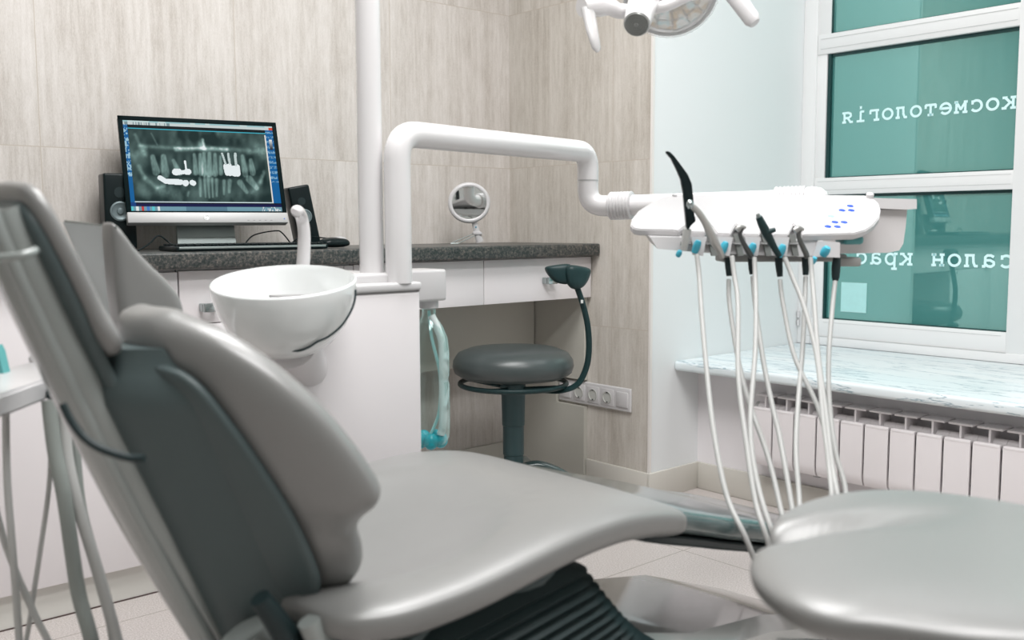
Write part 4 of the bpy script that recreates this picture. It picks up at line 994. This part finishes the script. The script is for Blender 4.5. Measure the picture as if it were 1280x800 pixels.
# spine rail: glossy grey cover with two ribs
def bkp(y, z, off): return V((bx(z)-off, y, z))
sz = [1.0, .95, .87, .79, .71, .63, .56, .50, .44, .38]
b = nb(); tube(b, [bkp(1.168, z, .083+.010*math.sin((1.03-z)*5)) for z in sz], [.9, 1, 1, 1, 1, 1, .95, .9, .85, .7], 24, smooth=4, sq=(.030, .056), up0=(1, 0, .42)); obj('spine_cover', b, gloss_grey, ch)
for yy in (1.125, 1.185):
    b = nb(); tube(b, [bkp(yy, z, .100+.010*math.sin((1.03-z)*5)) for z in sz[:-1]], .009, 12, smooth=4); obj('spine_rib', b, gloss_grey, ch)
# upper backrest / head section
def hmap(u, v, h): return V((bx(v)-.054+h*.92, 1.215+u, v+h*.38))
b = nb(); pad(b, [(-.115, .84), (-.125, .90), (-.122, .97), (-.105, 1.018), (-.05, 1.03), (.05, 1.03), (.10, 1.018), (.12, .97), (.12, .90), (.11, .84)], (0, .93), hmap, .014, .016, rings=10, pw=3.4, n=6); obj('head_cushion', b, leather, ch, ang=80)
b = nb(); pad(b, [(-.09, .56), (-.105, .70), (-.115, .85), (-.117, .95), (-.10, 1.005), (-.05, 1.015), (.05, 1.015), (.095, 1.005), (.11, .95), (.11, .85), (.10, .70), (.09, .56)], (0, .80), lambda u, v, h: hmap(u, v, -h-.012), .016, .004, rings=10, pw=3.5, n=6); obj('head_shell', b, shell, ch, ang=80)
# far shoulder wing
def wpt(px, py, y): return pl(px, py, 'y', y)
wo = [(140, 282), (147, 281), (155, 290), (170, 310), (190, 331), (210, 350), (226, 371), (233, 396), (232, 425), (200, 450), (160, 430), (148, 380), (143, 330)]
wl = []
for x, y in wo: p_ = wpt(x, y, 1.45); wl.append((p_.x, p_.z))
b = nb(); pad(b, wl, (sum(a for a, _ in wl)/len(wl), sum(c for _, c in wl)/len(wl)), lambda u, v, h: V((u, 1.475-h, v)), .030, .030, rings=10, pw=5, n=5); wg = obj('shoulder_wing', b, leather, ch, ang=80)
b = nb()
q = [pl(142, 283, 'x', .512), pl(88, 275, 'x', .512), pl(92, 400, 'x', .58), pl(150, 400, 'x', .585)]
prism(b, [q[0], V((q[0].x, 1.68, q[1].z)), V((q[2].x, 1.68, q[2].z)), q[3]], V((.008, 0, .0)))
bmesh.ops.recalc_face_normals(b, faces=b.faces); bmesh.ops.bevel(b, geom=b.edges[:], offset=.003, segments=3, affect='EDGES', clamp_overlap=True)
obj('wing_shell', b, mat('teal_grey_shell', (.20, .27, .255), .25, var=.08, coat=.5), ch, ang=60)
b = nb(); tube(b, [V((.57, 1.47, .82)), V((.58, 1.46, .76)), V((.60, 1.38, .66)), V((.60, 1.30, .56))], .022, 12, smooth=5); obj('wing_bracket', b, shell, ch)
# black strap round the spine
b = nb(); st = [(78, 505), (88, 525), (103, 545), (122, 559), (145, 568), (165, 573), (181, 573)]
tube(b, [dp(x, y, .99+.0*i) for i, (x, y) in enumerate(st)], .0042, 10, smooth=5); obj('strap', b, rubber, ch)
b = nb(); tube(b, [dp(-10, 323, .98), dp(15, 321, .98), dp(32, 318, .985), (dp(44, 313, 1.0))], .0045, 10, smooth=4); obj('hook', b, gloss_grey, ch)
# hinge cover, lower left
b = nb(); tube(b, [V((.50, 1.05, .50)), V((.53, 1.05, .45)), V((.60, 1.06, .40))], [.035, .045, .05], 16, smooth=4, sq=(1, .7)); obj('hinge_cover', b, gloss_grey, ch)
b = nb(); tube(b, [V((.545, .97, .53)), V((.58, .965, .46)), V((.64, .97, .40))], [.014, .018, .02], 12, smooth=4); obj('hinge_arm', b, gloss_grey, ch)
b = nb(); tube(b, [V((.50, 1.0, .56)), V((.535, 1.0, .50)), V((.56, 1.0, .44))], [.012, .016, .014], 12, smooth=4); obj('hinge_link', b, rubber, ch)
# bellows under the seat
b = nb()
nf = 13
ang_ = math.radians(26)
def ring_pts(t, grow):
    # t 0 top .. 1 bottom ; tilted rectangle with rounded corners
    x0, x1 = .66 - .05*t - grow, .955 + .165*t + grow; y0, y1 = .925-.0*t-grow, 1.345+grow
    out = []
    r = .04
    for cx, cy, a0 in [(x1-r, y0+r, -90), (x1-r, y1-r, 0), (x0+r, y1-r, 90), (x0+r, y0+r, 180)]:
        for k in range(5):
            a = math.radians(a0+22.5*k); x = cx+r*math.cos(a); y = cy+r*math.sin(a)
            z = (spz(x)-.052)*(1-t) + (.350 + (x-1.145)*.30)*t
            out.append(V((x, y, z)))
    return out
rings_ = []
for i in range(nf*2+1):
    rings_.append([b.verts.new(p_) for p_ in ring_pts(i/(nf*2), .010 if i % 2 else -.002)])
rings_.insert(0, [b.verts.new(p_+V((0, 0, .022))) for p_ in ring_pts(0, -.03)])
for A, B in zip(rings_, rings_[1:]):
    n_ = len(A)
    for k in range(n_): b.faces.new((A[k], A[(k+1) % n_], B[(k+1) % n_], B[k]))
b.faces.new(rings_[0]); b.faces.new(rings_[-1][::-1])
obj('bellows', b, mat('bellows_rubber', (.018, .036, .038), .42, var=.1), ch, ang=20)
# base
b = nb()
def fr_(x, z, y0, y1): return [V((x, y0, z)), V((x, y1, z))]
secs = [(.62, .33, .97, 1.33), (1.14, .338, .985, 1.34), (1.30, .290, .99, 1.35), (1.55, .245, 1.02, 1.345), (1.80, .155, 1.10, 1.33), (1.95, .09, 1.14, 1.31)]
rs2 = []
for x, z, y0, y1 in secs:
    e_ = .018
    rs2.append([b.verts.new(c_) for c_ in [V((x, y0-.012, 0)), V((x, y0-.006, z-.03)), V((x, y0+e_, z-.004)), V((x, (y0+y1)/2, z)), V((x, y1-e_, z-.004)), V((x, y1, z-.03)), V((x, y1+.01, 0))]])
for A, B in zip(rs2, rs2[1:]):
    for k in range(6): b.faces.new((A[k], A[k+1], B[k+1], B[k]))
    b.faces.new((A[6], A[0], B[0], B[6]))
b.faces.new(rs2[0]); b.faces.new(rs2[-1][::-1])
obj('base_cover', b, base_gloss, ch, ang=35)
b = nb(); box(b, .60, 2.0, .95, 1.36, 0, .03, bev=.01); box(b, .35, .62, 1.0, 1.3, 0, .04, bev=.01); obj('floor_plate', b, rubber, ch)
b = nb(); tube(b, [V((.56, YC, .05)), V((.60, YC, .46))], .05, 20); obj('lift_post', b, rubber, ch)

# ------------------------------------------------------------------ saddle stool in the foreground
SZ = .655
def sm_(px, py, z=SZ): p_ = pl(px, py, 'z', z); return (p_.x, p_.y)
sc_c = V((1.0, .44, 0))
ss = empty('saddle_stool', (1.02, .42, 0), 'grey padded saddle stool seat with cleft edge in right foreground', 'stool')
ol_ = [(966, 664), (963, 652), (978, 636), (1010, 622), (1055, 612), (1110, 609), (1180, 613), (1260, 624), (1340, 640), (1420, 665), (1470, 710), (1480, 770), (1400, 800), (1250, 795), (1120, 778), (1040, 768), (985, 748), (950, 722), (938, 700), (944, 684), (962, 674)]
o3 = [sm_(x, y) for x, y in ol_]
cA = V((*sm_(962, 668), 0)); cB = V((*sm_(1210, 652), 0)); cD = (cB-cA)
def crease(u, v):
    p_ = V((u, v, 0)); t = max(0, min(1, (p_-cA).dot(cD)/cD.length_squared)); d_ = (p_-(cA+cD*t)).length
    return -.032*(1-t)*math.exp(-(d_/.022)**2)
b = nb(); pad(b, o3, sm_(1180, 700), lambda u, v, h: V((u, v, SZ-.012+h)), .026, .034, rings=20, pw=2.7, n=7, extra=crease)
obj('seat', b, leather, ss, ang=80)
cx_, cy_ = sm_(1180, 700)
b = nb(); lathe(b, [(0, .59), (.07, .59), (.06, .57), (.028, .56), (.028, .33), (.033, .33), (.033, .10), (0, .10)], (cx_, cy_, 0), seg=28); obj('column', b, chrome, ss)
b = nb()
for k in range(5):
    a = 2*PI*k/5+.3; d = V((math.cos(a), math.sin(a), 0)); c = V((cx_, cy_, 0))
    tube(b, [c+UP*.12, c+d*.12+UP*.11, c+d*.25+UP*.075], [.022, .018, .012], 10, smooth=4)
obj('base_star', b, chrome, ss)
for k in range(5):
    a = 2*PI*k/5+.3; d = V((math.cos(a), math.sin(a), 0)); w = V((cx_, cy_, 0))+d*.245; pd = V((-d.y, d.x, 0))
    b = nb(); lathe(b, [(0, -.014), (.024, -.014), (.0265, 0), (.024, .014), (0, .014)], w+V((0, 0, .0265))+d*.01, pd, 20); lathe(b, [(.007, .03), (.007, .078), (0, .078)], w, seg=10); obj('caster', b, blackp, ss)

# ------------------------------------------------------------------ assistant tray at the left
AD = 1.42
at_ = empty('assistant_tray', dp(30, 480, AD), 'small white assistant tray with hanging hoses at the left edge', 'instrument tray')
zt_ = dp(0, 480, AD).z + .012
b = nb(); ptop = [pl(x, y, 'z', zt_) for x, y in [(-60, 480), (-5, 463), (44, 451), (56, 458), (64, 468), (62, 472), (14, 489), (-10, 496), (-60, 505)]]
prism(b, ptop, UP*-.030); bmesh.ops.recalc_face_normals(b, faces=b.faces); bmesh.ops.bevel(b, geom=b.edges[:], offset=.004, segments=2, affect='EDGES', clamp_overlap=True); obj('tray_body', b, white_pla, at_)
b = nb(); lathe(b, [(.010, 0), (.011, .006), (.008, .011), (0, .012)], pl(45, 452, 'z', zt_), UP, 20); obj('knob', b, white_pla, at_)
b = nb(); lathe(b, [(.004, 0), (.004, .001), (0, .001)], dp(27, 501, AD-.02), -FH, 10); lathe(b, [(.004, 0), (.004, .001), (0, .001)], dp(60, 491, AD-.02), -FH, 10); obj('screw', b, seal, at_)
b = nb(); prism(b, [dp(-6, 432, AD+.02), dp(-2, 440, AD+.02), dp(5, 470, AD+.02), dp(8, 476, AD+.02), dp(3, 484, AD+.02), dp(-6, 482, AD+.02)], FH*.02); tag(obj('teal_wipe', b, mat('teal_cloth', (.10, .36, .36), .8)), 'scrap of teal cloth on assistant tray at left edge', 'cloth')
b = nb(); obox(b, dp(72, 491, 1.40), R0, FH, UP, .022, .03, .016, bev=.004); obj('hose_clip', b, seal, at_)
tb = [([(7, 503), (9, 600), (16, 690), (24, 800), (28, 880)], .0052, hose_m, 'hose'), ([(-14, 600), (2, 665), (20, 715), (44, 770), (70, 830)], .005, hose_m, 'hose'), ([(64, 510), (62, 600), (50, 690), (38, 770), (28, 850)], .0036, hose_m, 'hose'),
      ([(61, 500), (68, 560), (80, 620), (90, 690), (99, 745), (118, 820)], .0105, hose_d, 'suction_hose'), ([(79, 497), (84, 570), (100, 640), (124, 720), (146, 800), (160, 860)], .0085, hose_m, 'suction_hose'), ([(92, 505), (96, 570), (104, 640), (126, 720), (138, 780), (150, 860)], .006, hose_d, 'hose')]
for i, (pp, r_, mm, nm) in enumerate(tb):
    pts = [dp(x, y, AD-.03+.015*(i % 3)) for x, y in pp]
    e_ = pts[-1]; pts += [V((e_.x+.02, e_.y+.05, max(.12, e_.z-.16))), V((e_.x+.12, e_.y+.12, .02 + r_)), V((e_.x+.3, e_.y+.14, .012+r_))]
    b = nb(); tube(b, pts, r_, 12, smooth=6); obj(nm, b, mm, at_)
b = nb(); tube(b, [dp(44, 480, 1.46), dp(70, 482, 1.50), V((.62, 1.70, .70)), V((.845, 1.76, .69))], .016, 14, smooth=6); obj('support_arm', b, white_pla, at_)

# ------------------------------------------------------------------ lights
def area(name, loc, rot, sx_, sy__, power, color=(1, 1, 1)):
    l = bpy.data.lights.new(name, 'AREA'); l.shape = 'RECTANGLE'; l.size = sx_; l.size_y = sy__; l.energy = power; l.color = color
    o = bpy.data.objects.new(name, l); col.objects.link(o); o.location = loc; o.rotation_euler = rot; return o
area('ceiling_light', (1.2, 1.45, CEIL-.03), (0, 0, 0), 1.5, .9, 60, (1, .99, .985))
area('ceiling_light', (.9, .1, CEIL-.03), (0, 0, 0), 1.6, .5, 46, (1, .99, .985))
area('niche_fill', (3.15, 1.2, CEIL-.05), (0, 0, 0), .5, 1.4, 8, (.96, .99, 1))  # fill lamp added over the niche to brighten the window reveal
w = bpy.data.worlds.new('world'); sc.world = w; w.use_nodes = True
bgn = w.node_tree.nodes['Background']; bgn.inputs[0].default_value = (.9, .97, 1, 1); bgn.inputs[1].default_value = .2
sc.view_settings.view_transform = 'Standard'
sc.view_settings.exposure = 0.0
